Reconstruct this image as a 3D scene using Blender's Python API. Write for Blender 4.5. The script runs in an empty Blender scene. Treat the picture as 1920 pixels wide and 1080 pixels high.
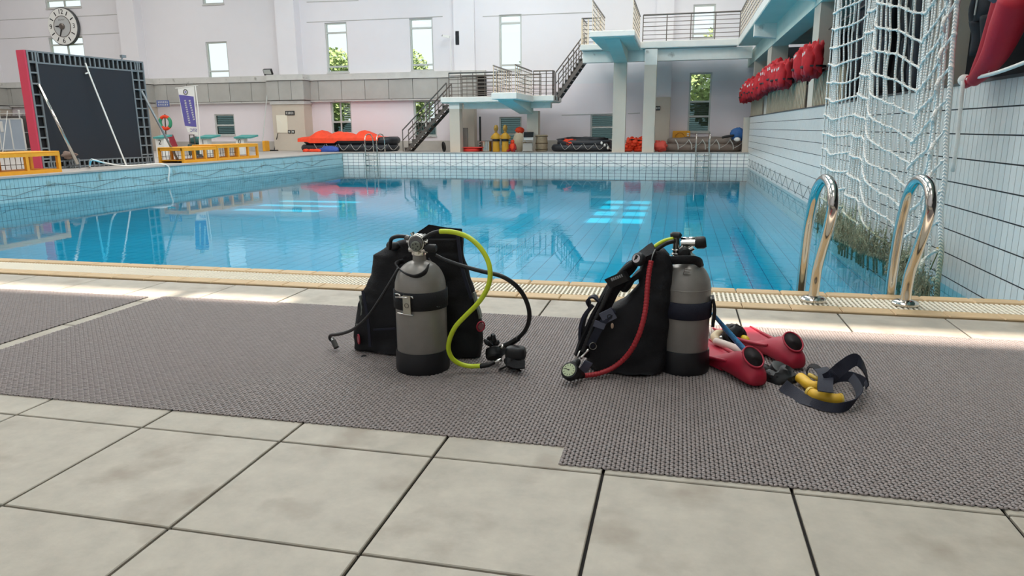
import bpy, math, random
import numpy as np
from mathutils import Vector, Matrix, noise
random.seed(7)
SC = bpy.context.scene
COL = SC.collection
PI = math.pi
def lin(c):
    return tuple(((v/255)/12.92 if v/255 <= .04045 else (((v/255)+.055)/1.055)**2.4) for v in c)

# ------------------------------------------------------------------ camera
F, YAW, PITCH, ROLL, EYE = 1327.0, .2299, .2213, -.0073, .9916
cy, sy, cp, sp = math.cos(YAW), math.sin(YAW), math.cos(PITCH), math.sin(PITCH)
FW = Vector((-sy*cp, cy*cp, -sp)); R0 = Vector((cy, sy, 0)); U0 = R0.cross(FW)
RT = math.cos(ROLL)*R0 + math.sin(ROLL)*U0
UP = -math.sin(ROLL)*R0 + math.cos(ROLL)*U0
CAM = Vector((0, 0, EYE))
cd = bpy.data.cameras.new('camera'); cam = bpy.data.objects.new('camera', cd); COL.objects.link(cam)
cd.sensor_width = 36; cd.lens = F/1920*36; cd.clip_start = .05; cd.clip_end = 400
M4 = Matrix((RT, UP, -FW)).transposed().to_4x4(); M4.translation = CAM
cam.matrix_world = M4
SC.camera = cam

# a pixel of the 1920x1080 photograph as a point at a known depth, side plane or height
def ray(x, y): return RT*((x-960)/F) - UP*((y-540)/F) + FW
def P(x, y, Y): d = ray(x, y); return CAM + d*(Y/d.y)
def G(x, y, z=0.): d = ray(x, y); return CAM + d*((z-EYE)/d.z)
def W(x, y, X): d = ray(x, y); return CAM + d*(X/d.x)
def proj(p):
    d = Vector(p)-CAM; z = d.dot(FW)
    return (960+F*d.dot(RT)/z, 540-F*d.dot(UP)/z, z)

# ------------------------------------------------------------------ world, sun, lamps, exposure
SC.view_settings.view_transform = 'Standard'; SC.view_settings.look = 'None'
SC.view_settings.exposure = 0.0; SC.view_settings.gamma = 1.0; SC.view_settings.use_curve_mapping = False
wd = bpy.data.worlds.new('sky'); SC.world = wd; wd.use_nodes = True
wn = wd.node_tree.nodes; wl = wd.node_tree.links
bg = wn['Background']; bg.inputs['Color'].default_value = (.86, .94, 1.0, 1); bg.inputs['Strength'].default_value = 1.25
SUN_EL, SUN_AZ = math.radians(56), math.radians(196)    # azimuth from +Y clockwise: the sun stands behind the viewer
SUN = Vector((math.sin(SUN_AZ)*math.cos(SUN_EL), math.cos(SUN_AZ)*math.cos(SUN_EL), math.sin(SUN_EL)))
sl = bpy.data.lights.new('sun', 'SUN'); sl.energy = 11.0; sl.angle = math.radians(.6); sl.color = (1, .86, .74)
so = bpy.data.objects.new('sun', sl); COL.objects.link(so); so.rotation_euler = SUN.to_track_quat('Z', 'Y').to_euler()
ROOF = 10.5
def area(x, y, z, sx, sy_, power, rot=(0, 0, 0), color=(1, .975, .93)):  # unseen fill lamps added under the roof to brighten the hall
    l = bpy.data.lights.new('hall_fill_light', 'AREA'); l.shape = 'RECTANGLE'; l.size = sx; l.size_y = sy_; l.energy = power; l.color = color
    o = bpy.data.objects.new('hall_fill_light', l); COL.objects.link(o); o.location = (x, y, z); o.rotation_euler = rot
for lx, lw in ((-33, .7), (-24.5, .8), (-16, 1.0), (-7.5, 1.8), (.3, 1.0)):
    for ly, LP in ((-3, 60), (4.5, 200), (12.5, 310), (20.5, 310), (28.5, 205)):
        area(lx, ly, ROOF-.12, 3.6, 4.5, LP*(lw if ly > 5 else lw*(.62 if lx < -10 else .52) if lx < 0 else 1.75))

# ------------------------------------------------------------------ materials
MATS = {}
def mat(name, rgb, rough=.6, metal=0., nz=None, bump=None, spec=None, coat=0., rnd=0., stain=None):
    """procedural principled material; nz=(scale, amount) colour mottling; bump=(scale, strength); rnd = per-object value change"""
    if name in MATS: return MATS[name]
    m = bpy.data.materials.new(name); m.use_nodes = True
    n, l = m.node_tree.nodes, m.node_tree.links
    b = n['Principled BSDF']; c = lin(rgb)
    b.inputs['Base Color'].default_value = (*c, 1); b.inputs['Roughness'].default_value = rough; b.inputs['Metallic'].default_value = metal
    if spec is not None: b.inputs['Specular IOR Level'].default_value = spec
    if coat: b.inputs['Coat Weight'].default_value = coat
    tc = n.new('ShaderNodeTexCoord'); out = None
    if nz:
        t = n.new('ShaderNodeTexNoise'); t.inputs['Scale'].default_value = nz[0]; t.inputs['Detail'].default_value = 6; t.inputs['Roughness'].default_value = .65
        l.new(tc.outputs['Object'], t.inputs['Vector'])
        r = n.new('ShaderNodeMapRange'); r.inputs[1].default_value = .3; r.inputs[2].default_value = .7
        r.inputs[3].default_value = 1-nz[1]; r.inputs[4].default_value = 1+nz[1]; l.new(t.outputs['Fac'], r.inputs[0])
        mx = n.new('ShaderNodeVectorMath'); mx.operation = 'SCALE'; mx.inputs[0].default_value = c
        l.new(r.outputs[0], mx.inputs['Scale']); out = mx.outputs[0]
    if rnd:
        oi = n.new('ShaderNodeObjectInfo'); r = n.new('ShaderNodeMapRange'); r.inputs[3].default_value = 1-rnd; r.inputs[4].default_value = 1+rnd
        l.new(oi.outputs['Random'], r.inputs[0])
        mx = n.new('ShaderNodeVectorMath'); mx.operation = 'SCALE'; mx.inputs[0].default_value = c
        if out: l.new(out, mx.inputs[0])
        l.new(r.outputs[0], mx.inputs['Scale']); out = mx.outputs[0]
    if stain:   # (rgb, scale, threshold): patches of another colour
        t = n.new('ShaderNodeTexNoise'); t.inputs['Scale'].default_value = stain[1]; t.inputs['Detail'].default_value = 8
        l.new(tc.outputs['Object'], t.inputs['Vector'])
        r = n.new('ShaderNodeMapRange'); r.inputs[1].default_value = stain[2]; r.inputs[2].default_value = stain[2]+.15; l.new(t.outputs['Fac'], r.inputs[0])
        mx = n.new('ShaderNodeMixRGB'); mx.inputs[1].default_value = (*c, 1); mx.inputs[2].default_value = (*lin(stain[0]), 1)
        if out: l.new(out, mx.inputs[1])
        l.new(r.outputs[0], mx.inputs[0]); out = mx.outputs[0]
    if out: l.new(out, b.inputs['Base Color'])
    if bump:
        t = n.new('ShaderNodeTexNoise'); t.inputs['Scale'].default_value = bump[0]; t.inputs['Detail'].default_value = 5
        l.new(tc.outputs['Object'], t.inputs['Vector'])
        bp = n.new('ShaderNodeBump'); bp.inputs['Strength'].default_value = bump[1]; bp.inputs['Distance'].default_value = .01
        l.new(t.outputs['Fac'], bp.inputs['Height']); l.new(bp.outputs[0], b.inputs['Normal'])
    MATS[name] = m
    return m

# ------------------------------------------------------------------ mesh builder
def smooth_path(pts, n=8):
    pts = [Vector(p) for p in pts]
    if len(pts) < 3: return pts
    q = [pts[0]*2-pts[1]]+pts+[pts[-1]*2-pts[-2]]; out = []
    for i in range(1, len(q)-2):
        a, b, c, d = q[i-1:i+3]
        for k in range(n):
            t = k/n
            out.append(.5*((2*b)+(c-a)*t+(2*a-5*b+4*c-d)*t*t+(3*b-a-3*c+d)*t**3))
    return out+[pts[-1]]
class B:
    def __init__(s): s.v = []; s.f = []
    def add(s, vs, fs):
        k = len(s.v); s.v += [tuple(v) for v in vs]; s.f += [tuple(i+k for i in f) for f in fs]; return s
    def box(s, x0, x1, y0, y1, z0, z1):
        return s.hexa([(x0,y0,z0),(x1,y0,z0),(x1,y1,z0),(x0,y1,z0),(x0,y0,z1),(x1,y0,z1),(x1,y1,z1),(x0,y1,z1)])
    def hexa(s, p): return s.add(p, [(0,3,2,1),(4,5,6,7),(0,1,5,4),(1,2,6,5),(2,3,7,6),(3,0,4,7)])
    def bbox(s, x0, x1, y0, y1, z0, z1, b=.004):
        """box with chamfered top and bottom rims"""
        L = [(0,b),(b,0)]; rings = []
        for z, i in ((z0, b), (z0+b, 0), (z1-b, 0), (z1, b)):
            rings.append([(x0+i,y0+i,z),(x1-i,y0+i,z),(x1-i,y1-i,z),(x0+i,y1-i,z)])
        return s.loft(rings, True)
    def obox(s, c, ax, ay, az):
        """box from its centre and three half-axis vectors"""
        c, ax, ay, az = map(Vector, (c, ax, ay, az))
        return s.hexa([c+sx*ax+sy_*ay+sz*az for sz in (-1,1) for sx, sy_ in ((-1,-1),(1,-1),(1,1),(-1,1))])
    def loft(s, rings, cap=True, closed=True):
        n = len(rings[0]); vs = [p for r in rings for p in r]; fs = []
        for i in range(len(rings)-1):
            for j in range(n if closed else n-1):
                a, b = i*n+j, i*n+(j+1) % n; fs.append((a, b, b+n, a+n))
        if cap: fs += [tuple(range(n-1, -1, -1)), tuple(range((len(rings)-1)*n, len(rings)*n))]
        return s.add(vs, fs)
    def tube(s, pts, r, n=8, sm=0, cap=True):
        p = smooth_path(pts, sm) if sm else [Vector(q) for q in pts]
        m = len(p); rr = r if isinstance(r, (list, tuple)) else None
        t0 = (p[1]-p[0]).normalized(); u = t0.orthogonal().normalized(); rings = []
        for i in range(m):
            t = (p[min(i+1,m-1)]-p[max(i-1,0)]).normalized()
            u = (u-t*u.dot(t)); u = u.normalized() if u.length > 1e-6 else t.orthogonal().normalized()
            w = t.cross(u)
            if rr: f = i/(m-1)*(len(rr)-1); a = int(min(f, len(rr)-2)); R = rr[a]+(rr[a+1]-rr[a])*(f-a)
            else: R = r
            rings.append([p[i]+(u*math.cos(2*PI*k/n)+w*math.sin(2*PI*k/n))*R for k in range(n)])
        return s.loft(rings, cap)
    def bar(s, a, b, w, h, upv=(0,0,1)):
        a, b = Vector(a), Vector(b); t = (b-a).normalized(); u = Vector(upv); sd = t.cross(u)
        if sd.length < 1e-4: u = Vector((0,1,0)); sd = t.cross(u)
        sd.normalize(); u = sd.cross(t)
        return s.obox((a+b)/2, sd*(w/2), (b-a)/2, u*(h/2))
    def lathe(s, prof, c, ax=(0,0,1), n=32, cap=True):
        """prof: (radius, height) along axis ax from point c"""
        ax = Vector(ax).normalized(); c = Vector(c); u = ax.orthogonal().normalized() if abs(ax.z) < .999 else Vector((1,0,0)); w = ax.cross(u)
        return s.loft([[c+ax*h+(u*math.cos(2*PI*k/n)+w*math.sin(2*PI*k/n))*r for k in range(n)] for r, h in prof], cap)
    def ribbon(s, pts, wv, w, th, sm=6):
        """flat strap: path, width direction(s), width, thickness"""
        p = smooth_path(pts, sm); m = len(p); W_ = [Vector(x) for x in wv] if isinstance(wv[0], (tuple, list, Vector)) else [Vector(wv)]*2
        rings = []
        for i in range(m):
            t = (p[min(i+1,m-1)]-p[max(i-1,0)]).normalized(); f = i/(m-1)*(len(W_)-1); a = int(min(f, len(W_)-2))
            wd_ = (W_[a]*(1-(f-a))+W_[a+1]*(f-a)); wd_ = (wd_-t*wd_.dot(t)).normalized(); nn = t.cross(wd_)
            rings.append([p[i]+wd_*(w/2*a_)+nn*(th/2*b_) for a_, b_ in ((-1,-1),(1,-1),(1,1),(-1,1))])
        return s.loft(rings, True)
    def ell(s, c, r, n=12, m=8, ax=None):
        c = Vector(c); R = ax or (Vector((r[0],0,0)), Vector((0,r[1],0)), Vector((0,0,r[2])))
        rings = []
        for i in range(1, m):
            th = PI*i/m
            rings.append([c+R[0]*(math.sin(th)*math.cos(2*PI*k/n))+R[1]*(math.sin(th)*math.sin(2*PI*k/n))-R[2]*math.cos(th) for k in range(n)])
        return s.loft(rings, True)
    def torus(s, c, R, r, ax=(0,0,1), n=24, m=8):
        ax = Vector(ax).normalized(); u = ax.orthogonal().normalized(); w = ax.cross(u); c = Vector(c); rings = []
        for i in range(n):
            a = 2*PI*i/n; d = u*math.cos(a)+w*math.sin(a)
            rings.append([c+d*(R+r*math.cos(2*PI*k/m))+ax*(r*math.sin(2*PI*k/m)) for k in range(m)])
        rings.append(rings[0]); return s.loft(rings, False)
    def prism(s, poly, off):
        """polygon (3d points) extruded by off"""
        off = Vector(off); a = [Vector(p) for p in poly]; n = len(a)
        return s.loft([a, [p+off for p in a]], True)
    def jit(s, amp, scale=6.):
        s.v = [tuple(Vector(v)+noise.noise_vector(Vector(v)*scale)*amp) for v in s.v]; return s
    def build(s, name, m, parent=None, smooth=False, kind=None, label=None, angle=None):
        me = bpy.data.meshes.new(name); off = LOC.get(parent.name, Vector((0,0,0))) if parent else Vector((0,0,0))
        v = [(a-off.x, b-off.y, c-off.z) for a, b, c in s.v] if off.length else s.v
        me.from_pydata(v, [], s.f); me.materials.append(m)
        if smooth:
            me.shade_smooth()
            if angle: me.set_sharp_from_angle(angle=math.radians(angle))
        o = bpy.data.objects.new(name, me); COL.objects.link(o)
        if parent: o.parent = parent
        LOC[o.name] = off
        if kind: o['kind'] = kind
        if label: o['label'] = label
        return o
LOC = {}
def thing(name, label, cat, loc=(0,0,0), group=None):
    o = bpy.data.objects.new(name, None); COL.objects.link(o); o.location = loc; o.empty_display_size = .1
    o['label'] = label; o['category'] = cat
    if group: o['group'] = group
    LOC[o.name] = Vector(loc); return o
def tag(o, label, cat, group=None):
    o['label'] = label; o['category'] = cat
    if group: o['group'] = group
    return o
def copy_tree(root, loc, label=None, rotz=0, scale=None):
    """a copy of a thing with copies of its parts and sub-parts (shared mesh data)"""
    r = root.copy(); COL.objects.link(r); r.location = loc; r.rotation_euler = (0, 0, rotz)
    if scale: r.scale = scale
    if label: r['label'] = label
    for ch in list(root.children):
        c = ch.copy(); COL.objects.link(c); c.parent = r
        for g in list(ch.children):
            d = g.copy(); COL.objects.link(d); d.parent = c
    return r
def text(s, name, m, parent, origin, right, up, size, ext=.002, align='CENTER'):
    """flat lettering standing on a real surface"""
    cu = bpy.data.curves.new('lettering_curve', 'FONT'); cu.body = s; cu.size = size; cu.extrude = ext; cu.align_x = align; cu.align_y = 'CENTER'; cu.materials.append(m)
    tmp = bpy.data.objects.new('lettering_curve', cu); COL.objects.link(tmp); bpy.context.view_layer.update()
    me = bpy.data.meshes.new_from_object(tmp.evaluated_get(bpy.context.evaluated_depsgraph_get())); bpy.data.objects.remove(tmp)
    if not me.materials: me.materials.append(m)
    o = bpy.data.objects.new(name, me); COL.objects.link(o)
    right, up = Vector(right).normalized(), Vector(up).normalized(); nn = right.cross(up)
    M = Matrix((right, up, nn)).transposed().to_4x4(); M.translation = Vector(origin)-(LOC.get(parent.name, Vector((0,0,0))) if parent else Vector((0,0,0)))
    if parent: o.parent = parent
    o.matrix_local = M; return o
# ------------------------------------------------------------------ palette
m_tilefl = mat('stone_floor_tile', (178,171,157), .55, nz=(9, .13), bump=(60, .06), rnd=.035, stain=((157,147,132), 4.2, .55))
m_joint = mat('dark_joint', (30,26,25), .9)
m_mat = mat('grey_pvc_matting', (150,141,138), .5, nz=(30, .10), bump=(120, .25))
m_holeshade = mat('mat_hole_shade', (20,18,18), .95)  # near-black colour for the shade seen through the mat's holes
m_kerb = mat('tan_kerb_block', (205,176,134), .6, nz=(14, .07), rnd=.05)
m_grate = mat('cream_grating', (240,232,212), .5)
m_gutter = mat('gutter_channel', (92,74,50), .9)
m_white = mat('white_wall_paint', (232,230,234), .7, nz=(.35, .025))
m_pinkw = mat('off_white_wall_paint', (236,228,232), .7, nz=(.5, .02))
m_dado = mat('grey_dado_stone', (190,184,176), .7, nz=(2, .05))
m_band = mat('grey_stone_panel', (178,177,172), .6, nz=(1.4, .07), rnd=.06)
m_bandedge = mat('pale_ledge_stone', (205,204,200), .7, nz=(2, .08), stain=((130,128,120), 2.5, .62))
m_pier = mat('beige_pier_paint', (206,195,180), .7, nz=(2, .03))
m_frame = mat('grey_window_frame', (196,200,196), .4)
m_teal = mat('pale_teal_concrete', (196,212,202), .75, nz=(1.2, .05))
m_tealw = mat('pale_fascia_paint', (236,234,226), .7, nz=(2, .05), stain=((120,112,98), 2.2, .66))
m_deck2 = mat('far_deck_stone', (176,170,164), .7, nz=(2, .06))
m_tileR = mat('white_wall_tile', (232,232,228), .25, nz=(3, .03), rnd=.035)
m_tileL = mat('aqua_wall_tile', (156,196,204), .25, nz=(3, .05), rnd=.04, stain=((128,140,128), 2.5, .6))
m_tileF = mat('far_pool_tile', (248,246,242), .25, rnd=.02)
m_grout = mat('dark_grout', (36,42,48), .8)
m_groutF = mat('grey_grout', (66,80,94), .8)
m_poolfl = mat('blue_pool_tile', (8,178,208), .4, nz=(.22, .18), rnd=.03)
m_poolgr = mat('pool_floor_joint', (4,100,140), .7)
m_steel = mat('polished_steel', (214,208,200), .12, 1.0)
m_rail = mat('dark_steel_rail', (116,108,102), .38, .7)
m_ceil = mat('ceiling_paint', (225,228,228), .8)
m_black = mat('black_nylon', (17,18,23), .75, bump=(160, .3), nz=(8, .25))
m_rub = mat('black_rubber', (20,21,24), .5, bump=(60, .1))
m_strap = mat('navy_webbing', (24,28,46), .7, bump=(300, .3))
m_chrome = mat('chrome', (226,224,218), .1, 1.0)
m_red = mat('red_rubber', (172,30,56), .52, nz=(14, .06))
m_vest = mat('red_vest_fabric', (186,22,34), .7, nz=(6, .18), bump=(25, .5))
m_wood = mat('pale_wood_slat', (190,172,146), .7, nz=(4, .1))
m_dark = mat('dark_interior', (34,38,44), .8)  # interior shade put into the gallery wall colour; speaker grille also uses it
m_yel = mat('yellow_paint', (232,164,40), .5, nz=(4, .08))
m_orange = mat('orange_canvas', (246,74,36), .65, nz=(5, .1))
m_rope = mat('white_rope', (244,242,236), .8, bump=(140, .5), nz=(5, .06))
m_lens = mat('white_plastic', (236,236,232), .4)

# water: clear surface with a Fresnel mirror; the blue is the tiled basin below and the water's own tint
m_water = bpy.data.materials.new('pool_water'); m_water.use_nodes = True
n, l = m_water.node_tree.nodes, m_water.node_tree.links
for x in list(n): n.remove(x)
o_ = n.new('ShaderNodeOutputMaterial'); mxs = n.new('ShaderNodeMixShader'); tr = n.new('ShaderNodeBsdfTransparent'); gl = n.new('ShaderNodeBsdfGlossy')
fr = n.new('ShaderNodeFresnel'); fr.inputs['IOR'].default_value = 1.33; tr.inputs['Color'].default_value = (.62, .93, .985, 1); gl.inputs['Roughness'].default_value = .015
tc = n.new('ShaderNodeTexCoord'); mp = n.new('ShaderNodeMapping'); mp.inputs['Scale'].default_value = (1.0, 1.5, 1)
n1 = n.new('ShaderNodeTexNoise'); n1.inputs['Scale'].default_value = 4.5; n1.inputs['Detail'].default_value = 3
n2 = n.new('ShaderNodeTexNoise'); n2.inputs['Scale'].default_value = .35; n2.inputs['Detail'].default_value = 1
mm = n.new('ShaderNodeMath'); mm.operation = 'MULTIPLY'
mr = n.new('ShaderNodeMapRange'); mr.inputs[1].default_value = .42; mr.inputs[2].default_value = .62; mr.inputs[3].default_value = .12; mr.inputs[4].default_value = 1.0
bp = n.new('ShaderNodeBump'); bp.inputs['Strength'].default_value = 1.0; bp.inputs['Distance'].default_value = .0028
l.new(tc.outputs['Object'], mp.inputs[0]); l.new(mp.outputs[0], n1.inputs['Vector']); l.new(tc.outputs['Object'], n2.inputs['Vector'])
l.new(n2.outputs['Fac'], mr.inputs[0]); l.new(n1.outputs['Fac'], mm.inputs[0]); l.new(mr.outputs[0], mm.inputs[1]); l.new(mm.outputs[0], bp.inputs['Height'])
l.new(bp.outputs[0], gl.inputs['Normal']); l.new(bp.outputs[0], fr.inputs['Normal'])
l.new(fr.outputs[0], mxs.inputs[0]); l.new(tr.outputs[0], mxs.inputs[1]); l.new(gl.outputs[0], mxs.inputs[2]); l.new(mxs.outputs[0], o_.inputs['Surface'])
def glass(name, tint):
    m = bpy.data.materials.new(name); m.use_nodes = True; n, l = m.node_tree.nodes, m.node_tree.links
    for x in list(n): n.remove(x)
    o_ = n.new('ShaderNodeOutputMaterial'); mx = n.new('ShaderNodeMixShader'); tr = n.new('ShaderNodeBsdfTransparent'); g = n.new('ShaderNodeBsdfGlossy'); f = n.new('ShaderNodeFresnel')
    f.inputs['IOR'].default_value = 1.45; tr.inputs['Color'].default_value = (*tint, 1); g.inputs['Roughness'].default_value = .02
    ge = n.new('ShaderNodeNewGeometry'); iv = n.new('ShaderNodeMath'); iv.operation = 'SUBTRACT'; iv.inputs[0].default_value = 1; l.new(ge.outputs['Backfacing'], iv.inputs[1])
    ml = n.new('ShaderNodeMath'); ml.operation = 'MULTIPLY'; l.new(f.outputs[0], ml.inputs[0]); l.new(iv.outputs[0], ml.inputs[1])
    l.new(ml.outputs[0], mx.inputs[0]); l.new(tr.outputs[0], mx.inputs[1]); l.new(g.outputs[0], mx.inputs[2]); l.new(mx.outputs[0], o_.inputs['Surface']); return m
m_glass = glass('window_glass', (.95, .97, .96)); m_glassd = glass('frosted_dark_glass', (.25, .32, .31))

# ------------------------------------------------------------------ building shell
XR, XL, YN, YF, ZW, ZB = 2.664, -14.806, 4.538, 29.9, -.575, -1.15
WY = 33.5
LX, BY, RX = -40., -6., 6.5
def struct(o): o['kind'] = 'structure'; return o
def cells(u0, u1, v0, v1, holes):
    us = sorted({u0, u1, *[a for h in holes for a in h[:2] if u0 < a < u1]}); vs = sorted({v0, v1, *[a for h in holes for a in h[2:] if v0 < a < v1]})
    for i in range(len(us)-1):
        for j in range(len(vs)-1):
            cu, cv = (us[i]+us[i+1])/2, (vs[j]+vs[j+1])/2
            if not any(h[0] < cu < h[1] and h[2] < cv < h[3] for h in holes): yield us[i], us[i+1], vs[j], vs[j+1]
def rect(px0, px1, py0, py1, Y=WY):
    a, b = P(px0, (py0+py1)/2, Y), P(px1, (py0+py1)/2, Y); c, d = P((px0+px1)/2, py1, Y), P((px0+px1)/2, py0, Y)
    return [a.x, b.x, c.z, d.z]
# windows of the far wall: (pixel rect, transom heights as fractions, mullion fractions, dark)
WINS = [((80,147,-75,15), (.17,), (.5,), 0), ((94,158,69,120), (.72,), (.5,), 0), ((377,417,-60,8), (.5,), (), 0), ((388,428,78,147), (.2,), (), 0),
        ((611,652,42,136), (.12,.8), (), 0), ((769,812,34,133), (.12,.82), (), 0), ((936,978,27,132), (.1,.85), (), 0),
        ((403,440,214,254), (.48,), (), 1), ((621,659,190,250), (.36,), (.45,), 0), ((776,818,188,255), (.4,), (.5,), 0),
        ((936,978,219,275), (.42,), (), 1), ((1107,1152,214,263), (.5,), (), 1), ((1291,1333,136,248), (.27,.52), (), 0), ((1299,1341,8,72), (.15,), (), 0),
        ((470,510,-70,-8), (.4,), (), 0), ((1040,1080,-70,-6), (.4,), (), 0)]
wr = [rect(*w[0]) for w in WINS]
w_up, w_lo, w_dd = B(), B(), B()
ZB0, ZB1 = 2.42, 3.38
wall = struct(B().add([(LX,WY+.26,0),(LX,WY+.26,.02),(LX+.02,WY+.26,0)], [(0,1,2)]).build('wall_far', m_white))
for x0, x1, z0, z1 in cells(LX, RX, ZB1-.4, ROOF, wr): w_up.box(x0, x1, WY, WY+.25, z0, z1)
for x0, x1, z0, z1 in cells(LX, RX, .45, ZB1-.4, wr): w_lo.box(x0, x1, WY, WY+.25, z0, z1)
for x0, x1, z0, z1 in cells(LX, RX, 0, .45, wr): w_dd.box(x0, x1, WY-.025, WY+.25, z0, z1)
w_up.build('upper_panel', m_white, wall); w_lo.build('lower_panel', m_pinkw, wall); w_dd.build('dado', m_dado, wall)
# thin reveal lines in the render: recessed strips between the wall's render fields
jl = B()
for px0, px1, py0, py1 in ((0,224,38,27),(0,224,73,62),(575,830,42,31),(575,672,4,1),(905,1110,31,23),(1053,1150,216,213),(1177,1200,213,212)):
    jl.bar(P(px0, py0, WY-.004), P(px1, py1, WY-.004), .012, .03)
jl.build('joint_line', m_band, wall)
# grey stone band: panels one by one, with a ledge above and a lip below
bk = B().box(LX, -9.0, WY-.2, WY, ZB0+.02, ZB1); bk.build('band_backing', m_joint, wall)
x = -37.4
while x < -10.4:
    B().bbox(x+.012, x+1.228, WY-.25, WY-.2, ZB0+.03, ZB1-.02, .01).build('panel', m_band, wall); x += 1.24
B().box(LX, -9.0, WY-.3, WY, ZB1, ZB1+.06).box(LX, -9.0, WY-.24, WY, ZB1+.06, ZB1+.3).build('band_ledge', m_bandedge, wall)
B().box(LX, -9.0, WY-.22, WY, ZB0-.05, ZB0+.02).build('band_lip', m_bandedge, wall)
# windows
for i, (w, r) in enumerate(zip(WINS, wr)):
    x0, x1, z0, z1 = r; f = B(); t = .07; y0, y1 = WY+.05, WY+.17
    f.box(x0, x0+t, y0, y1, z0, z1).box(x1-t, x1, y0, y1, z0, z1).box(x0+t, x1-t, y0, y1, z0, z0+t).box(x0+t, x1-t, y0, y1, z1-t, z1)
    zs = [z0+t]; xs = [x0+t]
    for a in w[1]: zc = z0+(z1-z0)*a; f.box(x0+t, x1-t, y0+.01, y1-.01, zc-.04, zc+.04); zs += [zc-.04, zc+.04]
    zs.append(z1-t)
    for a in w[2]: xc = x0+(x1-x0)*a; f.box(xc-.035, xc+.035, y0+.02, y1-.02, z0+t, z1-t); xs += [xc-.035, xc+.035]
    xs.append(x1-t)
    win = struct(f.build('window_%d' % (i+1), m_frame))
    B().box(x0-.02, x1+.02, WY-.05, WY+.05, z0-.05, z0).build('window_sill', m_bandedge, win)
    for a in range(0, len(zs), 2):
        for b in range(0, len(xs), 2):
            B().box(xs[b], xs[b+1], WY+.1, WY+.11, zs[a], zs[a+1]).build('pane', m_glassd if w[3] or (i in (8, 9, 12) and a == 0) or (i == 12 and a == 2) else m_glass, win)
    if w[3] or i in (8, 9, 12):    # slatted blind behind the glass
        s_ = B(); zt = z1-t if i != 12 else z0+(z1-z0)*.52
        for k in range(int((zt-z0)/.09)): s_.obox(((x0+x1)/2+(.28*(x1-x0) if i in (8,9) else 0), WY+.15, z0+.1+k*.09), ((x1-x0)*(.2 if i in (8,9) else .44),0,0), (0,.02,.012), (0,.001,.002))
        s_.build('blind', m_frame, win, kind='stuff')
# piers standing out from the far wall
PIERS = []
for k, (pxr, pxl) in enumerate(((588,517),(300,232),(28,-45),(896,842),(1258,1218))):
    xr = P(pxr, 230, WY-.05).x - (.0 if k < 3 else 0); wd_ = 1.75 if k < 3 else (1.0 if k == 3 else .75)
    dp = .8 if k < 3 else .45
    xr = P(pxr, 230, WY).x-.05; x0 = xr-wd_
    p_ = struct(B().box(x0, xr, WY-dp, WY, 0, ZB0-.12).build('pillar' if k == 0 else 'pillar.%03d' % k, m_pier))
    if k < 4:
        e = .14
        B().box(x0-.06, xr+.06, WY-dp-.06, WY-.02, ZB0-.17, ZB0).build('capital', m_bandedge, p_)
        B().box(x0-e+.03, xr+e-.03, WY-dp-e+.03, WY-.21, ZB0+.02, ZB1).build('band_backing', m_joint, p_)
        q = x0-e
        for j in range(3):
            ww = (wd_+2*e)/3; B().bbox(q+.01, q+ww-.01, WY-dp-e, WY-dp-e+.03, ZB0+.03, ZB1-.02, .01).build('panel', m_band, p_); q += ww
        for sx in (x0-e, xr+e-.03): B().bbox(sx, sx+.03, WY-dp-e+.04, WY-.26, ZB0+.03, ZB1-.02, .008).build('panel', m_band, p_)
        B().box(x0-e-.06, xr+e+.06, WY-dp-e-.06, WY-.02, ZB1, ZB1+.07).box(x0-e+.04, xr+e-.04, WY-dp-e+.04, WY-.02, ZB1+.07, ZB1+.28).build('ledge', m_bandedge, p_)
    uw = .35 if k < 3 else .0
    B().box(x0+uw*1.2, xr-uw*.9, WY-dp+.25, WY, ZB1+.1 if k < 4 else ZB0-.12, ROOF).build('shaft', m_white, p_)
# other walls, floor slabs and roof
struct(B().box(LX-.25, LX, BY, WY+.25, 0, ROOF).build('wall_left', m_white))
bw = B(); hb = []
for x0, x1, z0, z1 in cells(LX, RX, 0, ROOF, hb): bw.box(x0, x1, BY-.25, BY, z0, z1)
struct(bw.build('wall_back', m_white))
struct(B().box(RX, RX+.25, BY, WY, 0, ROOF).build('wall_right', m_white))
holes = []
def sun_slot(x0, x1, y0, y1, z):  # unseen roof openings, invented to shape the sun patches on deck and basin
    k = (ROOF+.1-z)/SUN.z; holes.append((x0+SUN.x*k, x1+SUN.x*k, y0+SUN.y*k, y1+SUN.y*k))
sun_slot(-8.2, -3.02, 3.52, 3.83, 0); sun_slot(-2.93, -2.2, 3.55, 3.83, 0); sun_slot(.12, 3.2, 3.46, 3.82, 0)
for y0 in (16.3, 17.75, 19.2, 20.65): sun_slot(-2.1, -1.5, y0, y0+1.0, ZB); sun_slot(-1.36, -.75, y0, y0+1.0, ZB)
for y0 in (17.2, 18.4, 19.6): sun_slot(-12.0, -9.4, y0, y0+.55, ZB)
rf = B()
for x0, x1, y0, y1 in cells(LX-.25, RX+.25, BY-.25, WY+.25, holes): rf.box(x0, x1, y0, y1, ROOF, ROOF+.2)
struct(rf.build('ceiling', m_ceil))
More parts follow.
